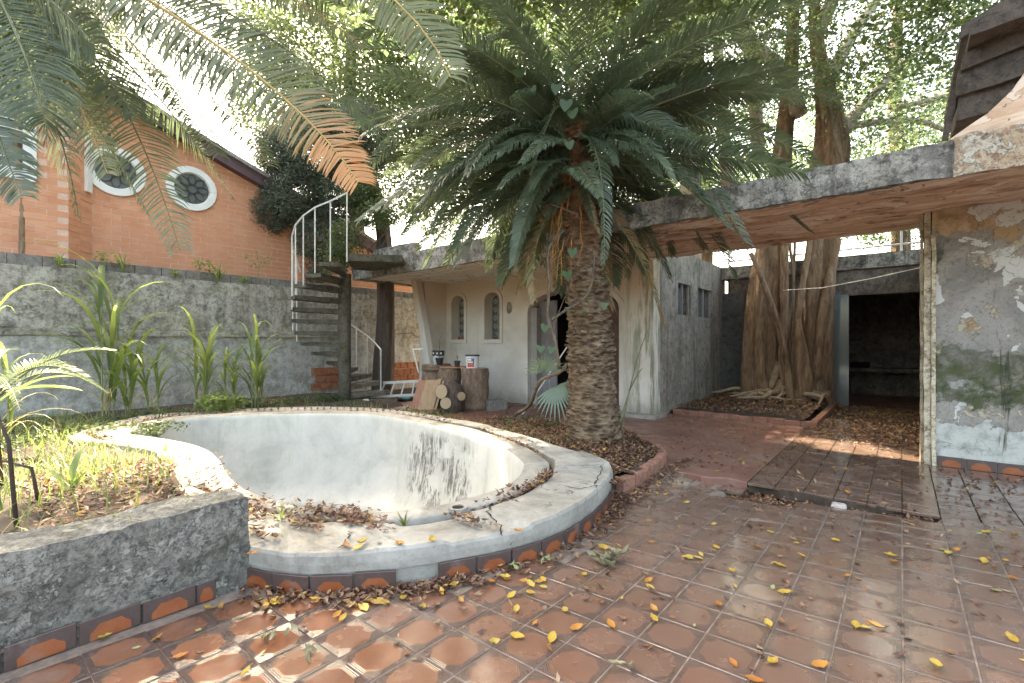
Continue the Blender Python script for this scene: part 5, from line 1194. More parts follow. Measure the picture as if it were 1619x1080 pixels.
for k in range(44):
    s0 = rs.choice([(1212, 10.35), (1284, 10.0), (1245, 10.0)]); a = rs.uniform(0, 6.28); P_ = at(s0[0], 540, s0[1]); P_.z = rs.uniform(.3, 1.0); r = rs.uniform(.035, .085); d = Vector((math.cos(a), math.sin(a), 0)); ln = rs.uniform(.5, 1.15); p_ = [P_ + d*.14]
    p_.append(P_ + d*.3 + Vector((0, 0, -P_.z*.5))); q = P_ + d*.42; q.z = .34; p_.append(q)
    for s_ in range(4): d = (d + Vector((rs.gauss(0, .5), rs.gauss(0, .5), 0))).normalized(); q = q + d*ln/4; q.z = max(.2, rs.uniform(.28, .36)-.03*s_); p_.append(q.copy())
    p_ = [Vector((min(max(v_.x, -3.3), -1.2), min(max(v_.y, 9.12), 12.3), v_.z)) for v_ in p_]; m = MB(); m.tube(p_, [r*1.2, r, r*.95, r*.85, r*.7, r*.5, r*.25], 8, .06, k); m.build('root', M['rootbark'], fig, smooth=True)
def el(px, py, d, rx, ry=None, rz=None): return (at(px, py, d), (rx, ry or rx, rz or rx*.7))
leaf_cloud('crown', [el(1330,60,9.5,2.2), el(1180,20,11,2.4), el(1440,120,8.8,1.6), el(1050,30,12,2.2), el(1400,-60,8,2.5), el(1250,-150,9,3), el(1480,30,7.6,1.2), el(1130,160,12,1.2), el(1380,200,11.5,1.4)], 62000, .085, M['fig'], fig, 1, .2, .55, yellow=.06, gaps=SUN_GAPS)
leaf_cloud('crown', [(Vector((-4.6, 5.4, 8)), (3.2, 2.4, .9)), (Vector((-3.4, 3.6, 8)), (3, 2.4, .8)), (Vector((-6.2, 5.0, 8.3)), (2.6, 2.2, .8)), (Vector((-1.5, 6.5, 7.8)), (3, 2.5, 1.0)), (Vector((-5, 8.2, 8.8)), (3.4, 2, 1.0)), (Vector((-2.5, 8, 8.2)), (3, 2, 1)), (Vector((2, 8, 7.5)), (3, 3, 1.2)), (Vector((-1.6, 2.2, 7.6)), (2.2, 1.8, .6)), (Vector((-5.9, 3.3, 7.9)), (2.2, 1.5, .6)), (Vector((-7.1, 3.7, 8.3)), (1.8, 1.3, .6))], 50000, .17, M['fig'], fig, 2, .4, .62, gaps=SUN_GAPS)  # unseen overhead clumps, added so that their shade falls on the patio
for k in range(15):       # clinging strands and aerial roots
    x0, dd, sp_ = rs.choice([(1212, 10.2, 22), (1290, 9.85, 17), (1240, 9.9, 10)]); q = []; off = rs.uniform(-1, 1)*sp_; nn_ = 9
    for j in range(nn_):
        py = 300+j*(345/(nn_-1)); off += rs.gauss(0, 4.5); off = max(-sp_*1.1, min(sp_*1.1, off)); q.append((x0+(300-py)*-.0 + (660-py)*.03 + off*(.75+.5*(j/nn_)**3), py, dd+.12*abs(off)/sp_))
    w0 = rs.uniform(3, 9); trunk([(a_, b_, c_, w0*(.7+.5*j/nn_)) for j, (a_, b_, c_) in enumerate(q)], 100+k, 8, .06, 0, nm='aerial_root')

# ---- a second fig behind, left of it
b3 = at(1080, 540, 14); b3.z = 0
t3 = thing('fig_tree', 'pale many stemmed fig behind the flat roof, between the palm and the strangler fig', 'tree', b3)
for i, p_ in enumerate([[(1090,600,14,34),(1092,300,14,32),(1088,170,14,30),(1060,60,14,24),(1020,10,14,18),(1000,-80,14,12)], [(1088,180,14,20),(1084,80,13.6,18),(1065,-10,13.6,15),(1060,-100,13.6,12)], [(1095,200,14,24),(1100,110,13.5,22),(1108,20,13.5,20),(1112,-90,13.5,18)], [(1090,140,14,26),(1040,100,13.6,18),(1020,60,13.6,14)], [(1150,300,15,20),(1140,150,15,16),(1130,0,15,14)]]): trunk(p_, 40+i, 12, flute=0, par=t3, nm='limb')
leaf_cloud('crown', [el(1000,60,15,2.6), el(1100,-40,14.5,3), el(1120,210,16,2.2,2,1.4), el(940,140,16,2.4), el(1020,240,15.5,1.8), el(1200,150,15,1.8)], 52000, .11, M['fig'], t3, 3, .22, .55, gaps=SUN_GAPS)
def tree(name, label, px, d, tr_w, cl, n, size, mat, seed, base_py=560):
    b = at(px, 540, d); b.z = 0; t = thing(name, label, 'tree', b, 'trees crowding behind the garden and roof')
    trunk([(px, base_py, d, tr_w), (px+4, 350, d, tr_w*.8), (px-6, 150, d, tr_w*.6), (px, 0, d, tr_w*.4)], seed, 10, flute=0, par=t); leaf_cloud('crown', cl, n, size, mat, t, seed, .26, .55); return t
tree('broadleaf_tree', 'dense green broadleaf tree behind the cypress at the upper left', 560, 14.5, 30, [el(540,110,14.5,2.4), el(620,190,14.5,2.2), el(480,60,15,2.2), el(450,170,15.5,1.7), el(700,80,15,2.5), el(660,280,14,1.6)], 56000, .13, M['bgleaf'], 11)
tree('broadleaf_tree', 'dark leafy tree directly behind the central palm crown', 800, 16, 34, [el(800,60,16,3), el(760,220,16,2.6), el(860,-20,16,3), el(720,320,15,1.8), el(860,300,15.5,2)], 36000, .14, M['bgleaf'], 12)
tree('broadleaf_tree', 'sunlit pale green tree behind the far right of the courtyard', 1420, 17, 30, [el(1400,200,17,3), el(1500,230,17,2.6), el(1330,330,16.5,2.2,2,1.0), el(1440,330,17,2.5,2,1.4)], 26000, .13, M['fig'], 13)
tree('broadleaf_tree', 'tree standing behind the pool house roof left of the fig trunks', 1110, 19, 30, [el(1110,330,19,3.2,2,2), el(1200,300,19,2.6), el(980,330,19,3,2,2)], 24000, .14, M['fig'], 14)
tree('broadleaf_tree', 'pale sunlit tree beside the neighbour house at the far upper left', 30, 8.3, 14, [el(20,60,7.9,.7), el(90,20,8.2,.7)], 9000, .09, M['fig'], 15)
# cypress
cb = at(606, 540, 12.0); cb.z = 0
cy = thing('cypress_tree', 'dark dense cypress with a straight furrowed trunk behind the spiral staircase', 'tree', cb)
trunk([(606,632,11.9,36),(608,560,11.9,33),(610,450,11.9,30),(600,330,11.9,24),(560,200,12,12)], 51, 14, flute=5, mat='darkbark', par=cy)
trunk([(600,330,12,18),(540,320,12,12),(480,330,12,6)], 52, 8, flute=0, mat='darkbark', par=cy, nm='limb')
leaf_cloud('crown', [el(500,250,12,.95,.8,.9), el(470,310,12,.75,.7,.8), el(505,380,12,.55,.6,.55), el(540,300,12,.8,.7,1.0), el(450,250,12,.55,.6,.7), el(570,220,12,.9,.8,.9), el(435,330,12,.5,.5,.6), el(430,240,12,.5,.5,.7), el(490,190,12.3,.7,.6,.6), el(500,430,12.2,.28,.3,.35)], 120000, .075, M['cyp'], cy, 5, .085, .35)
# ivy bush on the roof next to the landing
iv = at(560, 540, 11.2); iv.z = 2.9
t = thing('climbing_shrub', 'light green climbing shrub spilling over the roof edge behind the stair landing', 'shrub', iv); leaf_cloud('foliage', [el(545,385,11,.35,.3,.55), el(600,340,11.2,.6,.4,.35), el(570,300,11.4,.5,.4,.4), el(527,410,10.8,.18,.2,.35)], 9000, .07, M['bgleaf'], t, 6, .1, .6)
m = MB()
for k in range(8): p = at(540+k*9, 430, 11); m.tube([p, p+Vector((random.gauss(0, .1), random.gauss(0, .1), .5)), p+Vector((random.gauss(0, .3), random.gauss(0, .3), 1.1))], .01, 4)
m.build('stem', M['darkbark'], t)

# ================================================================== GARDEN PLANTS
def blade(L, w_, e0, e1, az, tn, P=Vector((0, 0, 0)), seg=7, fold=.25, twist=0):
    "long arching grass leaf: returns verts (2 or 3 per station), faces, tones"
    V = []; p = Vector(P); dirh = Vector((math.cos(az), math.sin(az), 0)); side = Vector((-math.sin(az), math.cos(az), 0))
    for k in range(seg+1):
        u = k/seg; e = R(e0 + (e1-e0)*u**1.5); ww = w_*(.45+1.1*u if u < .4 else (1-u)/.6*.89+.0)*.5; up = -dirh*math.sin(e)+Vector((0, 0, 1))*math.cos(e)
        V += [p - side*ww + up*ww*fold, p - up*ww*fold*.3, p + side*ww + up*ww*fold]; p = p + (dirh*math.cos(e)+Vector((0, 0, 1))*math.sin(e))*L/seg
    F = []
    for k in range(seg):
        a = 3*k; F += [(a, a+1, a+4, a+3), (a+1, a+2, a+5, a+4)]
    return V, F, [tn]*len(V)
def blade_obj(name, blades, mat, parent, stuff=False):
    V = []; F = []; T = []
    for b in blades:
        v, f, t = b; n = len(V); V += [tuple(x) for x in v]; F += [tuple(i+n for i in q) for q in f]; T += t
    me = np_mesh(name, np.array(V), np.array(F), mat, attr=np.array(T), smooth=True); o = link(name, me, None, parent)
    if stuff: tag(o, kind='stuff')
    return o
def cane(label, px, py, h, n, seed, dead=6, spreadr=.12, wid_=.05, name='giant_grass', d=None):
    h *= 1.25; n = int(n*1.5); wid_ *= 1.3
    rs = random.Random(seed); p = on(px, py, .15) if d is None else at(px, 540, d); p.z = gz(p.x, p.y)-.02
    t = thing(name, label, 'grass clump', p, 'tall grass clumps along the garden wall')
    for s_ in range(max(2, n//5)):
        a = rs.uniform(0, 6.28); q = p + Vector((math.cos(a), math.sin(a), 0))*rs.uniform(0, spreadr); sh = h*rs.uniform(.45, .85); top = q + Vector((rs.gauss(0, .05), rs.gauss(0, .05), sh)); m = MB(); m.tube([q, (q+top)/2, top], [.014, .012, .006], 6); m.build('stem', M['ivy_stem'], t)
        for k in range(7):
            u = .15+.85*k/6; b = blade(h*rs.uniform(.55, .8), wid_*rs.uniform(.7, 1.15), rs.uniform(68, 85), rs.uniform(-75, -20), rs.uniform(0, 6.28), rs.uniform(.1, .9), q.lerp(top, u)); blade_obj('leaf', [b], M['grass'], t)
    for k in range(dead):
        a = rs.uniform(0, 6.28); b = blade(h*rs.uniform(.3, .5), .02, rs.uniform(30, 70), rs.uniform(-89, -70), a, 2.0, p + Vector((0, 0, rs.uniform(.05, .35)))); blade_obj('leaf', [b], M['grass'], t)
    return t
M['ivy_stem'] = simple('green_stem', (.2, .22, .09), .6, .3, 9)
cane('tallest drooping cane grass at the left, with dry stalks at its foot', 168, 660, 1.9, 12, 1, 16, .12, .085)
cane('tall cane grass with broad leaves just right of the tallest drooping clump', 205, 657, 1.3, 8, 2, 8, .1, .07)
cane('dark green medium grass clump in the middle of the garden wall', 243, 655, 1.05, 9, 3, 6, .14, .06)
cane('bushy arching grass clump left of the three near the pool end', 322, 650, 1.25, 16, 4, 9, .16, .05)
cane('low bushy green grass clump between the two taller clumps near the pool end', 368, 648, .85, 12, 5, 5, .18, .045)
cane('tall pale grass clump furthest right, next to the staircase', 408, 646, 1.3, 15, 6, 6, .15, .055)
# broad strap plant and bright canes at the left edge
t = cane('very tall pale spear leaved plant cut by the left edge of the view', 4, 690, 1.5, 6, 8, 8, .06, .04, 'cane_plant', d=5.6)
def broad_leaf(label, root, tip, w_, sag, tn):
    o_ = thing('broad_leaf_plant', label, 'plant', root); n = 14; V = []; mid = (root+tip)/2 + Vector((0, 0, sag)); dirv = (tip-root); side = Vector((-dirv.y, dirv.x, 0)).normalized()
    for k in range(n+1):
        u = k/n; c_ = root*(1-u)**2 + (mid*2-(root+tip)/2)*2*u*(1-u) + tip*u*u; ww = w_*math.sin(math.pi*min(1, u*.96+.04))**.6*.5*(1+.05*math.sin(k*2.3)); V += [c_-side*ww+Vector((0, 0, ww*.3)), c_, c_+side*ww+Vector((0, 0, ww*.25))]
    F = []
    for k in range(n): a = 3*k; F += [(a, a+1, a+4, a+3), (a+1, a+2, a+5, a+4)]
    me = np_mesh('leaf', np.array([tuple(v) for v in V]), np.array(F), M['broad'], smooth=True, attr=np.full(len(V), tn)); link('leaf', me, None, o_)
    g = Vector((root.x-.1, root.y, gz(root.x, root.y))); m = MB(); m.tube([g, (g+root)/2 + Vector((-.05, 0, 0)), root], [.02, .014, .01], 6); m.build('stem', M['ivy_stem'], o_); return o_
M['broad'] = m_leaf('banana_leaf', (.13, .2, .09), (.3, .38, .2), (.3, .42, .12), .3, .35)
broad_leaf('upper broad banana like leaf glowing in the sun at the left', at(-20, 650, 5.2), at(118, 596, 5.6), .16, .12, .9)
broad_leaf('lower broad banana like leaf pointing right at the left edge', at(-10, 625, 5.0), at(132, 618, 5.4), .2, .06, .7)
broad_leaf('short broad leaf low at the left edge below the two long ones', at(-40, 628, 4.8), at(32, 622, 4.9), .22, .05, .6)
# small cycad at the left
cc = at(-30, 560, 4.6); t = thing('small_cycad', 'small young cycad with feathery fronds at the left edge', 'cycad', (cc.x, cc.y, gz(cc.x, cc.y)))
m = MB(); m.lathe((cc.x, cc.y, gz(cc.x, cc.y)-.05), [(.13, 0), (.14, .3), (.08, .5)], 12, .08, 2); m.build('trunk', M['pbark'], t, smooth=True)
cz = Vector((cc.x, cc.y, gz(cc.x, cc.y)+.5))
for k in range(12):
    az = k*.53+.2; d = Vector((math.cos(az), math.sin(az), 0)); link('frond', frond_mesh('frond', cz, cz+d*.4+Vector((0, 0, .75)), cz+d*1.0+Vector((0, 0, .35+.25*(k % 3)-.2)), pairs=50, ll=.17, wd=.009, droop=.3, seed=k, tone=.3, mats=('cyc', 'rach')), None, t)
# dark leaning stalks in front
for i, (a, b, c_, lb) in enumerate((((26,832),(14,700),(-10,640),'thin dark leaning stalk, the left one behind the planter wall'), ((60,790),(50,740),(4,728),'short dark curved stalk behind the planter wall'))):
    q = on(*a, .4); m = MB(); m.tube([q, at(*b, depth(q)-.05), at(*c_, depth(q)-.1)], [.012, .01, .006], 6); tag(m.build('dead_stalk', M['darkbark'], smooth=True), lb, 'stalk', 'dead stalks behind the planter wall')
# small plants on top of the garden wall
for i, (px, py, h, kind, lb) in enumerate(((195,437,.35,'b','bushy yellow green tuft, leftmost big one on top of the garden wall'), (165,434,.22,'l','small round leaved sprig on the wall top left of the big tuft'), (93,428,.2,'b','thin grassy sprig leftmost on top of the garden wall'), (347,445,.3,'b','spiky yellow green tuft in the middle of the wall top'), (330,443,.25,'l','leafy sprig just left of the spiky tuft on the wall'), (276,440,.15,'b','tiny dry sprig on the wall top between the two big tufts'),
        (314,443,.28,'l','pale leafy weed on the wall top with reddish stem'), (385,455,.18,'b','small dry tuft on the wall top near the leaning sapling'), (408,455,.5,'l','tallest leafy sapling rightmost on top of the garden wall'))):
    p_y, _ = plane_x(px, py, -10.98); p = Vector((-11.0, p_y, 2.66)); h *= 1.5; t = thing('wall_weed', lb, 'weed', p, 'weeds growing on top of the garden wall'); rs = random.Random(i)
    if kind == 'b': blade_obj('leaf_tuft', [blade(h*rs.uniform(.6, 1.1), .03, rs.uniform(45, 88), rs.uniform(-30, 60), rs.uniform(0, 6.28), rs.uniform(.5, 1.2), p, 5) for _ in range(22)], M['grass'], t)
    else:
        m = MB(); m.tube([p, p+Vector((.02, .03, h*.6)), p+Vector((0, -.03, h))], .006, 4); m.build('stem', M['ivy_stem'], t); leaf_cloud('foliage', [(p+Vector((0, 0, h*.75)), (h*.3, h*.35, h*.3))], 70, .06, M['grass'], t, i, .03, .55)
for i in range(4):
    pass
# ground cover, garden weeds and grass
def gpoint(rs):
    while True:
        x = rs.uniform(-10.9, -3.0); y = rs.uniform(-2.5, 6.2)
        if inside(OUT, x, y): continue
        return x, y
rs = random.Random(11); bl = []; 
def blade3(p, h, w_, az, lean, tn):
    d = Vector((math.cos(az), math.sin(az), 0)); s_ = Vector((-d.y, d.x, 0))*w_; return [p-s_, p+s_, p+d*lean*h*.4+Vector((0, 0, h*.6))+s_*.7, p+d*lean*h*.4+Vector((0, 0, h*.6))-s_*.7], [p+d*lean*h*.4+Vector((0, 0, h*.6))-s_*.7, p+d*lean*h*.4+Vector((0, 0, h*.6))+s_*.7, p+d*lean*h+Vector((0, 0, h*.85))+s_*.1, p+d*lean*h+Vector((0, 0, h*.85))-s_*.1]
def grass_patch(name, label, pts, mat='grass'):
    V = []; T = []
    for p, h, w_, az, lean, tn in pts:
        a, b = blade3(p, h, w_, az, lean, tn); V += a; V += b; T += [tn]*8
    V = np.array([tuple(v) for v in V]); o = link(name, np_mesh(name, V, np.arange(len(V)).reshape(-1, 4), M[mat], attr=np.array(T))); tag(o, label, 'grass', kind='stuff'); return o
pts = []
for k in range(15000):
    x, y = gpoint(rs); dn = mnoise.noise(Vector((x*1.3, y*1.3, 4))); near = sm(1.7, 1.0, y)
    if rs.random() > .25 + .5*near + dn*.9: continue
    if y > 5.6 and x > -8.5: continue
    if x > -4.1 and -.2 < y < 1.6 and rs.random() < .6 : continue
    pts.append((Vector((x, y, gz(x, y)-.01)), rs.uniform(.05, .17)*(1+.5*near), rs.uniform(.0025, .006), rs.uniform(0, 6.28), rs.uniform(.2, 1.3), rs.uniform(0, 1.0) if rs.random() > .12 else 1.8))
grass_patch('garden_grass', 'sparse bright green grass and weeds covering the garden ground', pts)
cl = [(Vector((x, y, gz(x, y)+.04)), (.35, .3, .05)) for x, y in [(-9.6+.5*rs.random(), -1+k*.42) for k in range(16)]+[(-8.9+rs.random(), .2+.25*k) for k in range(8)]]
cl += [(Vector((-5.3+.45*k, 6.35+rs.uniform(-.2, .2), .04)), (.25, .12, .05)) for k in range(4)]+[(on(px, py, .05)+Vector((0, 0, .03)), (.28, .14, .05)) for px, py in ((640,655),(680,660),(810,672),(845,668),(880,680),(1000,705),(985,715),(560,652))]
o = leaf_cloud('ground_cover', cl, 9000, .055, M['bgleaf'], None, 21, .05, .6, flat=.6); tag(o, 'low leafy ground cover weeds round the pool and palm bed', 'weeds', kind='stuff')
t = thing('leafy_weed', 'bushy serrated green weed at the foot of the tall grass clumps', 'weed', on(350, 655, .15)); p = on(350, 655, .15); leaf_cloud('foliage', [(p+Vector((0, 0, .22)), (.3, .35, .16))], 700, .075, M['grass'], t, 8, .05, .7); m = MB(); m.tube([p, p+Vector((.02, 0, .2))], .01, 5); m.build('stem', M['ivy_stem'], t)
# tufts between the copings
for i, (px, py, h, lb) in enumerate(((262,712,.2,'grass tuft growing through litter left of the pool'), (272,742,.17,'bright grass tuft nearest the left pool coping'), (445,822,.2,'single grass tuft sprouting from the near coping joint'), (640,827,.14,'small dark leafy seedling in the near coping joint'), (110,800,.35,'broad bladed sprout behind the planter wall'), (700,640,.2,'thin weed by the pool edge in front of the boards'))):
    p = on(px, py, .3 if px == 110 else ZC); p.z = max(gz(p.x, p.y), .17) if px != 700 else .0; rs = random.Random(i+40); t = thing('grass_tuft', lb, 'tuft', p, 'tufts sprouting round the pool')
    blade_obj('leaf_tuft', [blade(h*rs.uniform(.6, 1.2), .012 if i != 4 else .05, rs.uniform(50, 88), rs.uniform(-40, 40), rs.uniform(0, 6.28), rs.uniform(.2, .9), p, 5) for _ in range(12 if i != 4 else 5)], M['grass'], t)

# ================================================================== VINES AND SMALL FRONDS ROUND THE PALM TRUNK
M['vine'] = m_bark('vine_bark', (.06, .042, .028), (.15, .11, .075), (.26, .2, .14), (1, 1, .5), 16, .02)
vn = thing('woody_vine', 'twisting woody vine climbing beside the palm trunk from the litter bed', 'vine', on(818, 655, .05))
def vtube(pts, w0, w1, nm='stem', par=vn, mat='vine'):
    P_ = [at(*p) for p in pts]; m = MB(); A = []
    for i in range(len(P_)-1):
        for k in range(4):
            u = k/4; a, b, c_, d_ = P_[max(i-1, 0)], P_[i], P_[i+1], P_[min(i+2, len(P_)-1)]; A.append(.5*((2*b)+(c_-a)*u+(2*a-5*b+4*c_-d_)*u*u+(3*b-a-3*c_+d_)*u**3))
    A.append(P_[-1]); m.tube(A, [q_*.6*(1+.18*math.sin(i_*1.9)) for i_, q_ in enumerate(np.linspace(w0, w1, len(A)))], 8, .12, 3); return m.build(nm, M[mat], par, smooth=True)
vtube([(816,655,7.8),(838,640,7.0),(852,605,6.3),(872,594,6.0),(890,585,5.8),(895,575,5.8)], .05, .03)
vtube([(884,582,5.7),(878,540,5.6),(866,500,5.6),(868,450,5.6),(866,400,5.6),(880,375,5.6),(893,365,5.7)], .035, .022)
vtube([(872,506,5.6),(895,490,5.6),(920,475,5.6),(935,450,5.6),(940,405,5.6)], .03, .018)
vtube([(848,595,5.7),(866,540,5.55),(885,490,5.5),(905,440,5.55)], .01, .006)
vtube([(900,372,5.7),(860,440,5.9),(790,430,6.1),(700,395,6.3)], .008, .005)
vtube([(1135,60,7.3),(1250,250,7.4),(1290,218,7.4),(1400,190,7.4),(1500,150,7.4)], .012, .01)
vtube([(915,340,5.6),(850,318,5.8),(800,330,6),(760,380,6.1)], .016, .006)
# heart shaped ivy leaves
def heart(r):
    P_ = [(0, 0), (.25, .2), (.55, .22), (.62, -.05), (.45, -.5), (0, -1.05), (-.45, -.5), (-.62, -.05), (-.55, .22), (-.25, .2)]; V = [(0, 0, -.35*r)]+[(x*r, .05*r*abs(x), y*r) for x, y in P_]; return V, [(0, i, i % 10+1) for i in range(1, 11)]
def put_heart(px, py, d, r, ang=0, yaw=0, par=vn):
    V, F = heart(r); me = bpy.data.meshes.new('ivy_leaf'); me.from_pydata(V, [], F); me.materials.append(M['ivy']); a_ = me.attributes.new('tone', 'FLOAT', 'POINT'); a_.data.foreach_set('value', [random.uniform(.3, 1)]*len(V)); me.update()
    o = bpy.data.objects.new('ivy_leaf', me); C.objects.link(o); o.parent = par; o.location = at(px, py, d)-wpos(par); o.rotation_euler = (random.uniform(-.5, .1), ang, YAW+yaw)
for px, py, d, r in ((795,70,5.3,.1),(820,110,5.2,.17),(840,140,5.2,.13),(880,135,5.0,.14),(895,160,5.0,.16),(905,175,5.0,.15),(910,270,5.0,.15),(896,430,5.4,.15),(862,515,5.5,.12),(855,548,5.5,.11),(872,550,5.5,.11),(905,395,5.3,.13),(900,225,5.1,.12),(956,480,5.4,.1)): put_heart(px, py, d, r*.72, random.uniform(-.4, .4), random.uniform(-.5, .5))
pf = thing('fan_palm_seedling', 'pair of small pale fan shaped palm leaves in the doorway behind the palm trunk', 'palm', on(870, 660, .02)); 
def fan(px, py, d, r, a0, a1, n=16, tn=.7):
    c_ = at(px, py, d); bl = []
    for k in range(n):
        a = R(a0+(a1-a0)*k/(n-1)); dv = RT*math.cos(a)+Vector((0, 0, 1))*math.sin(a) - FW*.35; dv.normalize(); L = r*(1-.25*abs(k/(n-1)-.5)); s_ = dv.cross(FW).normalized()*.012*r/.4; V = []
        for q in range(5): u = q/4; p = c_+dv*L*u+Vector((0, 0, -.25*L*u*u)); w_ = [.4, 1, 1.1, .8, .05][q]; V += [p-s_*w_, p, p+s_*w_]
        F = []
        for q in range(4): a_ = 3*q; F += [(a_, a_+1, a_+4, a_+3), (a_+1, a_+2, a_+5, a_+4)]
        bl.append((V, F, [tn]*len(V)))
    return blade_obj('fan_leaf', bl, M['fan'], pf)
M['fan'] = m_leaf('fan_leaf_pale', (.14, .19, .13), (.24, .31, .22), (.2, .28, .12), .4, .3)
fan(862, 588, 6.4, .38, 20, 175); fan(878, 612, 6.2, .4, 200, 390, 18); fan(905, 570, 6.1, .3, -10, 80, 8)
vtube([(878,665,6.5),(874,640,6.4),(868,600,6.4)], .01, .006, 'stem', pf, 'ivy_stem')
ff = thing('bare_frond_stalks', 'two thin dark sparsely leaved frond stalks rising right of the palm base', 'frond', on(985, 680, .1))
for a, b, c_ in (((984,675,6.0),(1002,590,6.0),(1025,520,6.0)), ((982,665,5.9),(995,620,5.9),(1015,583,5.9))):
    P0, P1, P2 = at(*a), at(*b), at(*c_); link('frond', frond_mesh('frond', P0, P1*2-(P0+P2)*.5, P2, pairs=30, ll=.05, wd=.008, droop=.1, stalk=.45, tone=.1), None, ff)
for px, py in ((930,480),(925,500),(950,450),(900,495)):
    p = at(px, py, 5.72); d = (-FW+RT*random.uniform(-.6, .6)).normalized(); link('frond', frond_mesh('frond', p, p+d*.12+Vector((0, 0, .08)), p+d*.22+Vector((0, 0, .0)), pairs=16, ll=.06, wd=.006, droop=.2, seed=px, tone=.8), None, palm)

# ================================================================== LEAF LITTER (stuff) AND FALLEN LEAVES
def m_fallen(name, cols):
    m = Mat(name); t = m.attr(); c = m.ramp(t, [(i/(len(cols)-1), c_) for i, c_ in enumerate(cols)]); c = m.mix(m.mr(m.noise(30, 4, .7, m.co()), .45, .7, 0, .4), c, tuple(x*.4 for x in cols[0])); return m.fin(c, .55, spec=.4, trans=c, tf=.12)
M['litter'] = m_fallen('brown_leaf_litter', [(.07, .035, .025), (.14, .07, .045), (.2, .09, .045), (.26, .15, .09), (.34, .22, .14), (.52, .3, .06)])
def litter(name, label, pts, size, seed):
    "small curled leaves lying on the given points"
    rs = np.random.RandomState(seed); n = len(pts); P_ = np.array([tuple(p) for p in pts]); az = rs.uniform(0, 6.28, n); s = size*rs.uniform(.5, 1.3, n); tl = rs.normal(0, .35, (n, 2)); a = np.stack([np.cos(az), np.sin(az), tl[:, 0]], 1); b = np.stack([-np.sin(az), np.cos(az), tl[:, 1]], 1)
    cu = rs.uniform(.0, .5, n)[:, None]; up = np.array([0, 0, 1.0]); S = s[:, None]
    V = [P_-a*S*.5+up*S*cu*.5, P_+b*S*.22+up*S*cu*.3, P_+a*S*.5+up*S*cu*.6, P_-b*S*.22+up*S*cu*.3, P_*1.0]
    V = np.stack(V, 1).reshape(-1, 3); i = np.arange(n)[:, None]*5; F = np.concatenate([np.concatenate([i, i+1, i+4], 1), np.concatenate([i+1, i+2, i+4], 1), np.concatenate([i+2, i+3, i+4], 1), np.concatenate([i+3, i, i+4], 1)])
    t = rs.rand(n)**1.4*.85; t = np.where(rs.rand(n) < .04, 1.0, t); o = link(name, np_mesh(name, V, F, M['litter'], attr=np.repeat(t, 5))); tag(o, label, 'leaf litter', kind='stuff'); return o
rs = random.Random(23); L1 = []
while len(L1) < 9500:
    x = rs.uniform(-6.2, -1.95); y = rs.uniform(3.3, 7.0)
    if inside(OUT, x, y) or (x > -2.14 and y > 4) or (y > 5.3 and (x+2.1) > -(y-5.3)*1.0): continue
    k = sm(-6.2, -4.8, x)*sm(7.0, 6.0, y)
    if rs.random() > k: continue
    L1.append(Vector((x, y, max(gz(x, y), 0)+rs.uniform(.0, .03))))
litter('bed_litter', 'deep brown dry leaf litter covering the palm bed', L1, .055, 1)
L2 = []
for k in range(9000):
    i = rs.randrange(NS); w_, a, gap, g = split(i)
    if g < .35: continue
    q = a + gap*rs.uniform(-.1, 1.1) + rs.gauss(0, .012) * (4 if rs.random() < .08 else 1); dens = .35+1.1*mnoise.noise(Vector((RIM[i].x*1.6, RIM[i].y*1.6, 0)))
    if 60 < i < 200 and rs.random() > dens: continue
    p = along(i, q, .0); inside_gap = a < q < a+gap; L2.append(Vector((p[0], p[1], (.165 if inside_gap else ZC+.015)+rs.uniform(0, .03))))
for k in range(5000):
    x = rs.uniform(-5.6, -3.05); y = rs.uniform(.9, 2.1) if rs.random() < .4 else rs.uniform(.3, 1.8)
    if inside(RIM, x, y) or (x > -3.27 and y < 1.15): continue
    if inside(OUT, x, y) and rs.random() < .8: continue
    L2.append(Vector((x, y, max(gz(x, y), ZC if inside(OUT, x, y) else 0)+.01+rs.uniform(0, .03))))
for px, py, n, r in ((560,822,240,.16),(480,832,90,.12),(500,815,60,.1),(740,828,60,.1),(400,815,60,.1),(410,845,20,.1)):
    c_ = on(px, py, ZC)
    for k in range(n): L2.append(Vector((c_.x+rs.gauss(0, r), c_.y+rs.gauss(0, r*.35), ZC+.015+rs.uniform(0, .03))))
litter('coping_litter', 'brown leaves caught in the coping joint and soil beside the pool', L2, .05, 2)
L3 = []
while len(L3) < 4500:
    x = rs.uniform(-3.4, -1.18); y = rs.uniform(9.06, 12.4); L3.append(Vector((x, y, .1+.12*math.exp(-((x+1.9)**2+(y-10.3)**2)/1.2)+rs.uniform(0, .04))))
while len(L3) < 8500:
    x = rs.uniform(-1.2, .25); y = rs.uniform(7.4, 12.5)
    if rs.random() > sm(7.4, 9.2, y)*(.4+.6*sm(-1.0, -.2, x)): continue
    L3.append(Vector((x, y, .005+rs.uniform(0, .015))))
litter('courtyard_litter', 'brown leaf litter over the courtyard bed and passage floor', L3, .06, 3)
L4 = []
def on_patio(x, y): return Vector((x, y, (0 if (y > crack_edge(x)+.02 and x < .25) else pz(x, y))+.004))
for k in range(2200):       # in the crack
    x = rs.uniform(-1.38, .2); y = crack_edge(x) - rs.uniform(.0, .42 if -1.34 < x < -.64 else .2); 
    if x > -.7 and rs.random() < .5: continue
    L4.append(Vector((x, y, pz(x, y)-.07+rs.uniform(0, .035))))
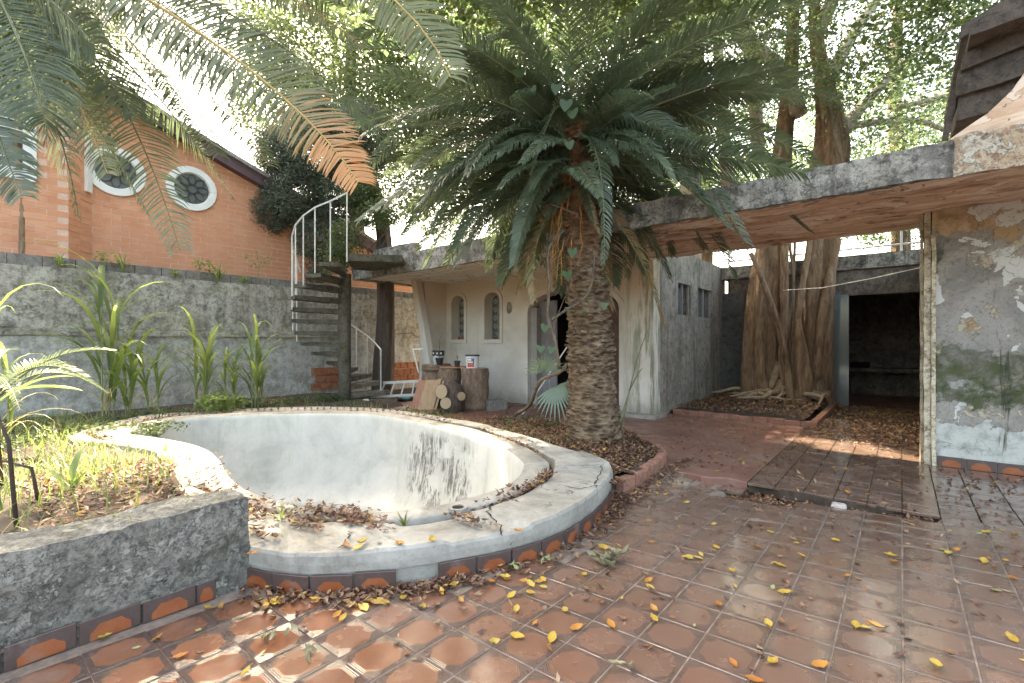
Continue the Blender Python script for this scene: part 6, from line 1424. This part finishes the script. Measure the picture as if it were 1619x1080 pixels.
for k in range(1900):       # drifts at the foot of the coping and kerb
    i = rs.randrange(int(NS*9.3/21), int(NS*15.6/21)); p = OUT[i]; n_ = (OUT[i]-RIM[i]).normalized(); d = abs(rs.gauss(0, .09))+.02; x, y = p.x+n_.x*d, p.y+n_.y*d
    if x < -2.9: continue
    if rs.random() > (.9 if y < 2.0 or y > 3.3 else .25): continue
    L4.append(on_patio(x, y)+Vector((0, 0, rs.uniform(0, .025))))
for k in range(700):
    y = rs.uniform(3.4, 5.6); x = -2.08 + abs(rs.gauss(0, .13)) + .03; L4.append(on_patio(x, y)+Vector((0, 0, rs.uniform(0, .015))))
for k in range(700):
    x = rs.uniform(-5, -1.2); y = rs.uniform(5.3, 8.9)
    if x < -3.4+.1*(y-5) and y < 8: continue
    L4.append(on_patio(x, y))
for k in range(350):
    x = rs.uniform(.3, 2.6); y = 6.9 - abs(rs.gauss(0, .9)); L4.append(on_patio(x, y) if y < 5 else Vector((x, y, max(0, pz(x, y))+.004)))
for k in range(900): x = rs.uniform(-2.0, 2.8); y = 1.2+5.2*rs.random()**.8; L4.append(on_patio(x, y))
for k in range(260): x = rs.uniform(-1.1, 1.0); y = rs.uniform(5.1, 8.4); L4.append(on_patio(x, y))
L4 = [p for p in L4 if not (p.x < -2.0 and p.y > 4.1 and p.y < 6)]
litter('patio_litter', 'small brown leaves drifted in the floor crack and along the kerbs', L4, .05, 4)
L5 = [Vector((x, y, max(.0, gz(x, y))+.006)) for x, y in [(rs.uniform(-9.3, -4.6), rs.uniform(6.2, 8.2)) for _ in range(1500)]]
litter('porch_litter', 'scattered brown leaves on the porch floor before the white wall', L5, .045, 5)

# individual fallen leaves on the tiles
def leaf_mesh(seed, ln, w_, curl, fold, mat):
    ln *= .85; w_ *= .85
    rs = random.Random(seed); V = []; F = []; n = 6
    for k in range(n+1):
        u = k/n; c_ = ln*(u-.5); ww = w_*math.sin(math.pi*(u*.9+.06))**.85*.5*(1+rs.uniform(-.08, .08)); z = curl*(2*u-1)**2*ln + rs.uniform(-.02, .02)*ln
        V += [(c_, -ww, z+fold*ww*1.2), (c_+.0, 0, z), (c_, ww*(1+rs.uniform(-.15, .15)), z+fold*ww*(1.2+rs.uniform(-.6, .6)))]
    for k in range(n): a = 3*k; F += [(a, a+1, a+4, a+3), (a+1, a+2, a+5, a+4)]
    V += [(-ln*.5, -.001, curl*ln), (-ln*.5, .001, curl*ln), (-ln*.78, .004, curl*ln*1.2), (-ln*.78, .002, curl*ln*1.2)]; m_ = len(V)-4; F.append((m_, m_+1, m_+2, m_+3))
    me = np_mesh('fallen_leaf', np.array(V), np.array(F), mat, smooth=True, attr=np.array([rs.uniform(.2, .9)]*len(V))); return me
M['ylw'] = m_fallen('yellow_leaf', [(.3, .17, .025), (.42, .27, .04), (.48, .36, .1)]); M['org'] = m_fallen('orange_leaf', [(.27, .09, .02), (.4, .17, .03), (.35, .2, .06)]); M['brn'] = m_fallen('dry_brown_leaf', [(.12, .06, .035), (.24, .13, .07), (.36, .24, .16)]); M['grn'] = m_fallen('pale_green_leaf', [(.18, .21, .08), (.27, .29, .12), (.34, .34, .16)])
kinds = {'yellow': [leaf_mesh(i, .08, .047, .05+.06*i, .25+.15*i, M['ylw']) for i in range(4)], 'orange': [leaf_mesh(10+i, .08, .042, .1+.07*i, .3+.2*i, M['org']) for i in range(3)], 'brown': [leaf_mesh(20+i, .075, .036, .15+.1*i, .6+.3*i, M['brn']) for i in range(3)], 'green': [leaf_mesh(30, .06, .03, .1, .3, M['grn'])]}
def drop(x, y, kind, s=1.0, az=None):
    p = on_patio(x, y); o = bpy.data.objects.new('fallen_leaf', random.choice(kinds[kind])); C.objects.link(o); o.location = p + Vector((0, 0, .004)); o.rotation_euler = (random.gauss(0, .15), random.gauss(0, .15), az if az is not None else random.uniform(0, 6.28)); o.scale = (s, s, s)
    far = 'beyond the floor crack' if y > 5.05 else 'on the near terracotta patio tiles'
    tag(o, {'yellow': 'yellow fallen leaf lying ', 'orange': 'orange fallen leaf lying ', 'brown': 'curled dry brown leaf lying ', 'green': 'pale green fallen leaf lying '}[kind]+far, 'fallen leaf', kind+' fallen leaves '+far); return o
def dropx(px, py, kind, s=1.0):
    best = None
    lo, hi = .8, 14
    for _ in range(40):        # find where the line of sight meets the floor
        md = (lo+hi)/2; q = at(px, py, md)
        if q.z > on_patio(q.x, q.y).z: lo = md
        else: hi = md
    q = at(px, py, lo); return drop(q.x, q.y, kind, s)
for px, py, k, s in ((873,1010,'yellow',1.0),(818,1008,'yellow',1.0),(781,1018,'yellow',.8),(911,995,'orange',1.0),(1103,883,'yellow',1.0),(1090,882,'yellow',1.0),(1322,856,'yellow',1.0),(1296,1055,'orange',1.1),(1479,1056,'yellow',1.1),(1193,1077,'orange',1.0),(1222,1049,'yellow',.9),(953,867,'yellow',1.1),(1026,825,'orange',.6),(1133,867,'yellow',.9),(1137,957,'orange',.9),(1215,990,'yellow',.9),(1240,938,'yellow',1.0),(1222,930,'green',.9),(892,968,'yellow',.8),(817,966,'yellow',.8),(846,987,'orange',.6),(1028,930,'yellow',1.0),(1025,920,'orange',.9),(1034,967,'orange',1.0),(966,990,'orange',1.0),(1034,980,'yellow',.8),(860,967,'brown',.7),(1500,1035,'brown',.8),(1575,935,'green',1.0),(1408,880,'yellow',1.0),(1413,890,'orange',1.0),(1340,780,'orange',1.0),(1319,740,'yellow',.9),(1268,882,'orange',.9),(1340,912,'orange',.7),(1355,918,'brown',.7),(1233,895,'yellow',1.0),(1500,875,'yellow',1.0),(1512,872,'orange',1.0),(1560,843,'yellow',1.1),(1549,845,'green',.9),(1606,847,'yellow',1.1),(1385,993,'orange',1.0),(1369,994,'yellow',1.0),(1353,990,'yellow',.9),(1160,1050,'orange',.7),(1600,1012,'yellow',.9),(1601,915,'orange',.7),(1555,888,'yellow',1.0),(1235,985,'brown',.9),(985,980,'brown',.7),(1084,882,'yellow',.9),(1020,912,'brown',.8),(928,935,'brown',.9),(950,955,'brown',.8)): dropx(px, py, k, s)
for k in range(55):       # drift below the near coping
    px = random.uniform(400, 860); py = 940+abs(random.gauss(0, 16)) - .14*max(0, px-600) ; dropx(px, py, random.choice(['yellow', 'orange', 'brown', 'brown', 'yellow']), random.uniform(.7, 1.05))
for k in range(14): dropx(random.uniform(120, 420), random.uniform(960, 1070), random.choice(['yellow', 'brown', 'orange', 'green', 'green']), random.uniform(.4, .9))
cnt_ = 0
while cnt_ < 215:
    x = random.uniform(-2.4, 2.8); y = random.uniform(1.0, 8.8)
    if inside(OUT, x, y) or x < -2.05 and y > 4 or (x > .2 and y > 7.05) or (y < 3 and random.random() < .75) or (x < -1 and y > 8.8): continue
    
    if False: pass
    drop(x, y, random.choices(['yellow', 'orange', 'brown', 'green'], [5, 2.5, 6, .6])[0], random.uniform(.45, .85)); cnt_ += 1
for px, py, k in ((548,862,'orange'),(573,858,'yellow'),(566,866,'yellow'),(400,875,'orange'),(435,850,'brown'),(632,860,'orange'),(683,855,'yellow'),(805,770,'brown'),(410,848,'brown'),(940,720,'orange'),(820,840,'orange'),(345,765,'brown'),(935,1,'brown')):
    if py < 600: continue
    q = on(px, py, ZC+.02); o = bpy.data.objects.new('fallen_leaf', random.choice(kinds[k])); C.objects.link(o); o.location = q; o.rotation_euler = (0, 0, random.uniform(0, 6)); tag(o, k+' fallen leaf lying on the pale pool coping', 'fallen leaf', k+' leaves on the coping')
# crumpled grey-green dead leaf heap over the floor drain, dead leaves near the planter
def crumple(px, py, r, lb, n=16, z=None, seed=1, mat='crump'):
    lo, hi = .8, 9
    for _ in range(40):
        md = (lo+hi)/2; q = at(px, py, md)
        if q.z > on_patio(q.x, q.y).z: lo = md
        else: hi = md
    q = at(px, py, lo); rs = random.Random(seed); o_ = thing('crumpled_leaves', lb, 'dead leaves', q)
    for k in range(n):
        me = leaf_mesh(seed*50+k, r*rs.uniform(.8, 1.3), r*.5, rs.uniform(.1, .5), rs.uniform(.5, 1.3), M[mat]); o = bpy.data.objects.new('leaf', me); C.objects.link(o); o.parent = o_; o.location = (rs.gauss(0, r*.5), rs.gauss(0, r*.5), rs.uniform(.005, r*.5)); o.rotation_euler = (rs.gauss(0, .5), rs.gauss(0, .5), rs.uniform(0, 6.28))
M['crump'] = m_fallen('crumpled_grey_green_leaf', [(.13, .12, .07), (.22, .2, .12), (.32, .29, .18)])
crumple(963, 892, .09, 'heap of crumpled grey green leaves over the round floor drain', 18, seed=1)
crumple(484, 1036, .05, 'crumpled dead leaf on the tiles at the bottom left', 5, seed=2); crumple(440, 1008, .055, 'crumpled dead leaf nearer the planter corner', 6, seed=3); crumple(996, 1062, .07, 'grey green curled leaf at the bottom centre', 3, seed=4); crumple(812, 902, .06, 'pale green torn leaf at the foot of the coping skirting', 3, seed=5, mat='grn'); crumple(870, 888, .05, 'green crumpled leaf beside the coping skirting', 4, seed=6, mat='grn')

# single out the leaves that can be told apart: colour, stretch of floor and order from the left
def lpx(o):
    d_ = depth(o.location); return 809.5+FOC*(RT.x*o.location.x+RT.y*o.location.y)/d_, 540+FOC*(EYE-o.location.z)/d_
bands = [(1010, 1200, 'along the bottom edge of the view'), (955, 1010, 'in the near foreground of the patio'), (915, 955, 'low on the patio'), (880, 915, 'mid patio'), (850, 880, 'high on the patio'), (815, 850, 'just before the floor crack'), (770, 815, 'level with the floor crack'), (735, 770, 'just beyond the floor crack'), (600, 735, 'far back towards the courtyard')]
ordn = ['leftmost', 'second from the left', 'third from the left', 'fourth from the left', 'fifth from the left', 'sixth from the left', 'seventh from the left', 'eighth from the left', 'ninth from the left', 'tenth from the left', 'eleventh from the left', 'twelfth from the left']
sets_ = {}
for o in [x for x in C.objects if x.name.startswith('fallen_leaf') and x.get('group', '').find('coping') < 0]:
    px, py = lpx(o)
    for a, b, nm in bands:
        if a <= py < b or (nm.startswith('along the bottom') and py >= b): sets_.setdefault((o['label'].replace('curled dry brown', 'brown').split(' fallen')[0].split(' leaf')[0].split(' dry')[0], nm), []).append((px, o))
for (col, nm), L in sets_.items():
    L.sort(key=lambda t: t[0]); n_ = len(L)
    for i, (px, o) in enumerate(L):
        o['group'] = col+' fallen leaves '+nm
        if i < 12: o['label'] = col+' leaf '+nm+', '+(ordn[i] if n_ > 1 else 'the only one')
        elif n_-1-i < 12: o['label'] = col+' leaf '+nm+', '+ordn[n_-1-i].replace('leftmost', 'rightmost').replace('left', 'right')
        else: o['label'] = col+' leaf amid the others '+nm
L = sorted([(lpx(x)[0], x) for x in C.objects if x.name.startswith('fallen_leaf') and x.get('group', '').find('coping') >= 0], key=lambda t: t[0])
for i, (px, o) in enumerate(L): o['label'] = o['label'].split(' fallen')[0]+' leaf on the pale pool coping, '+(ordn[i] if i < 12 else 'rightmost')
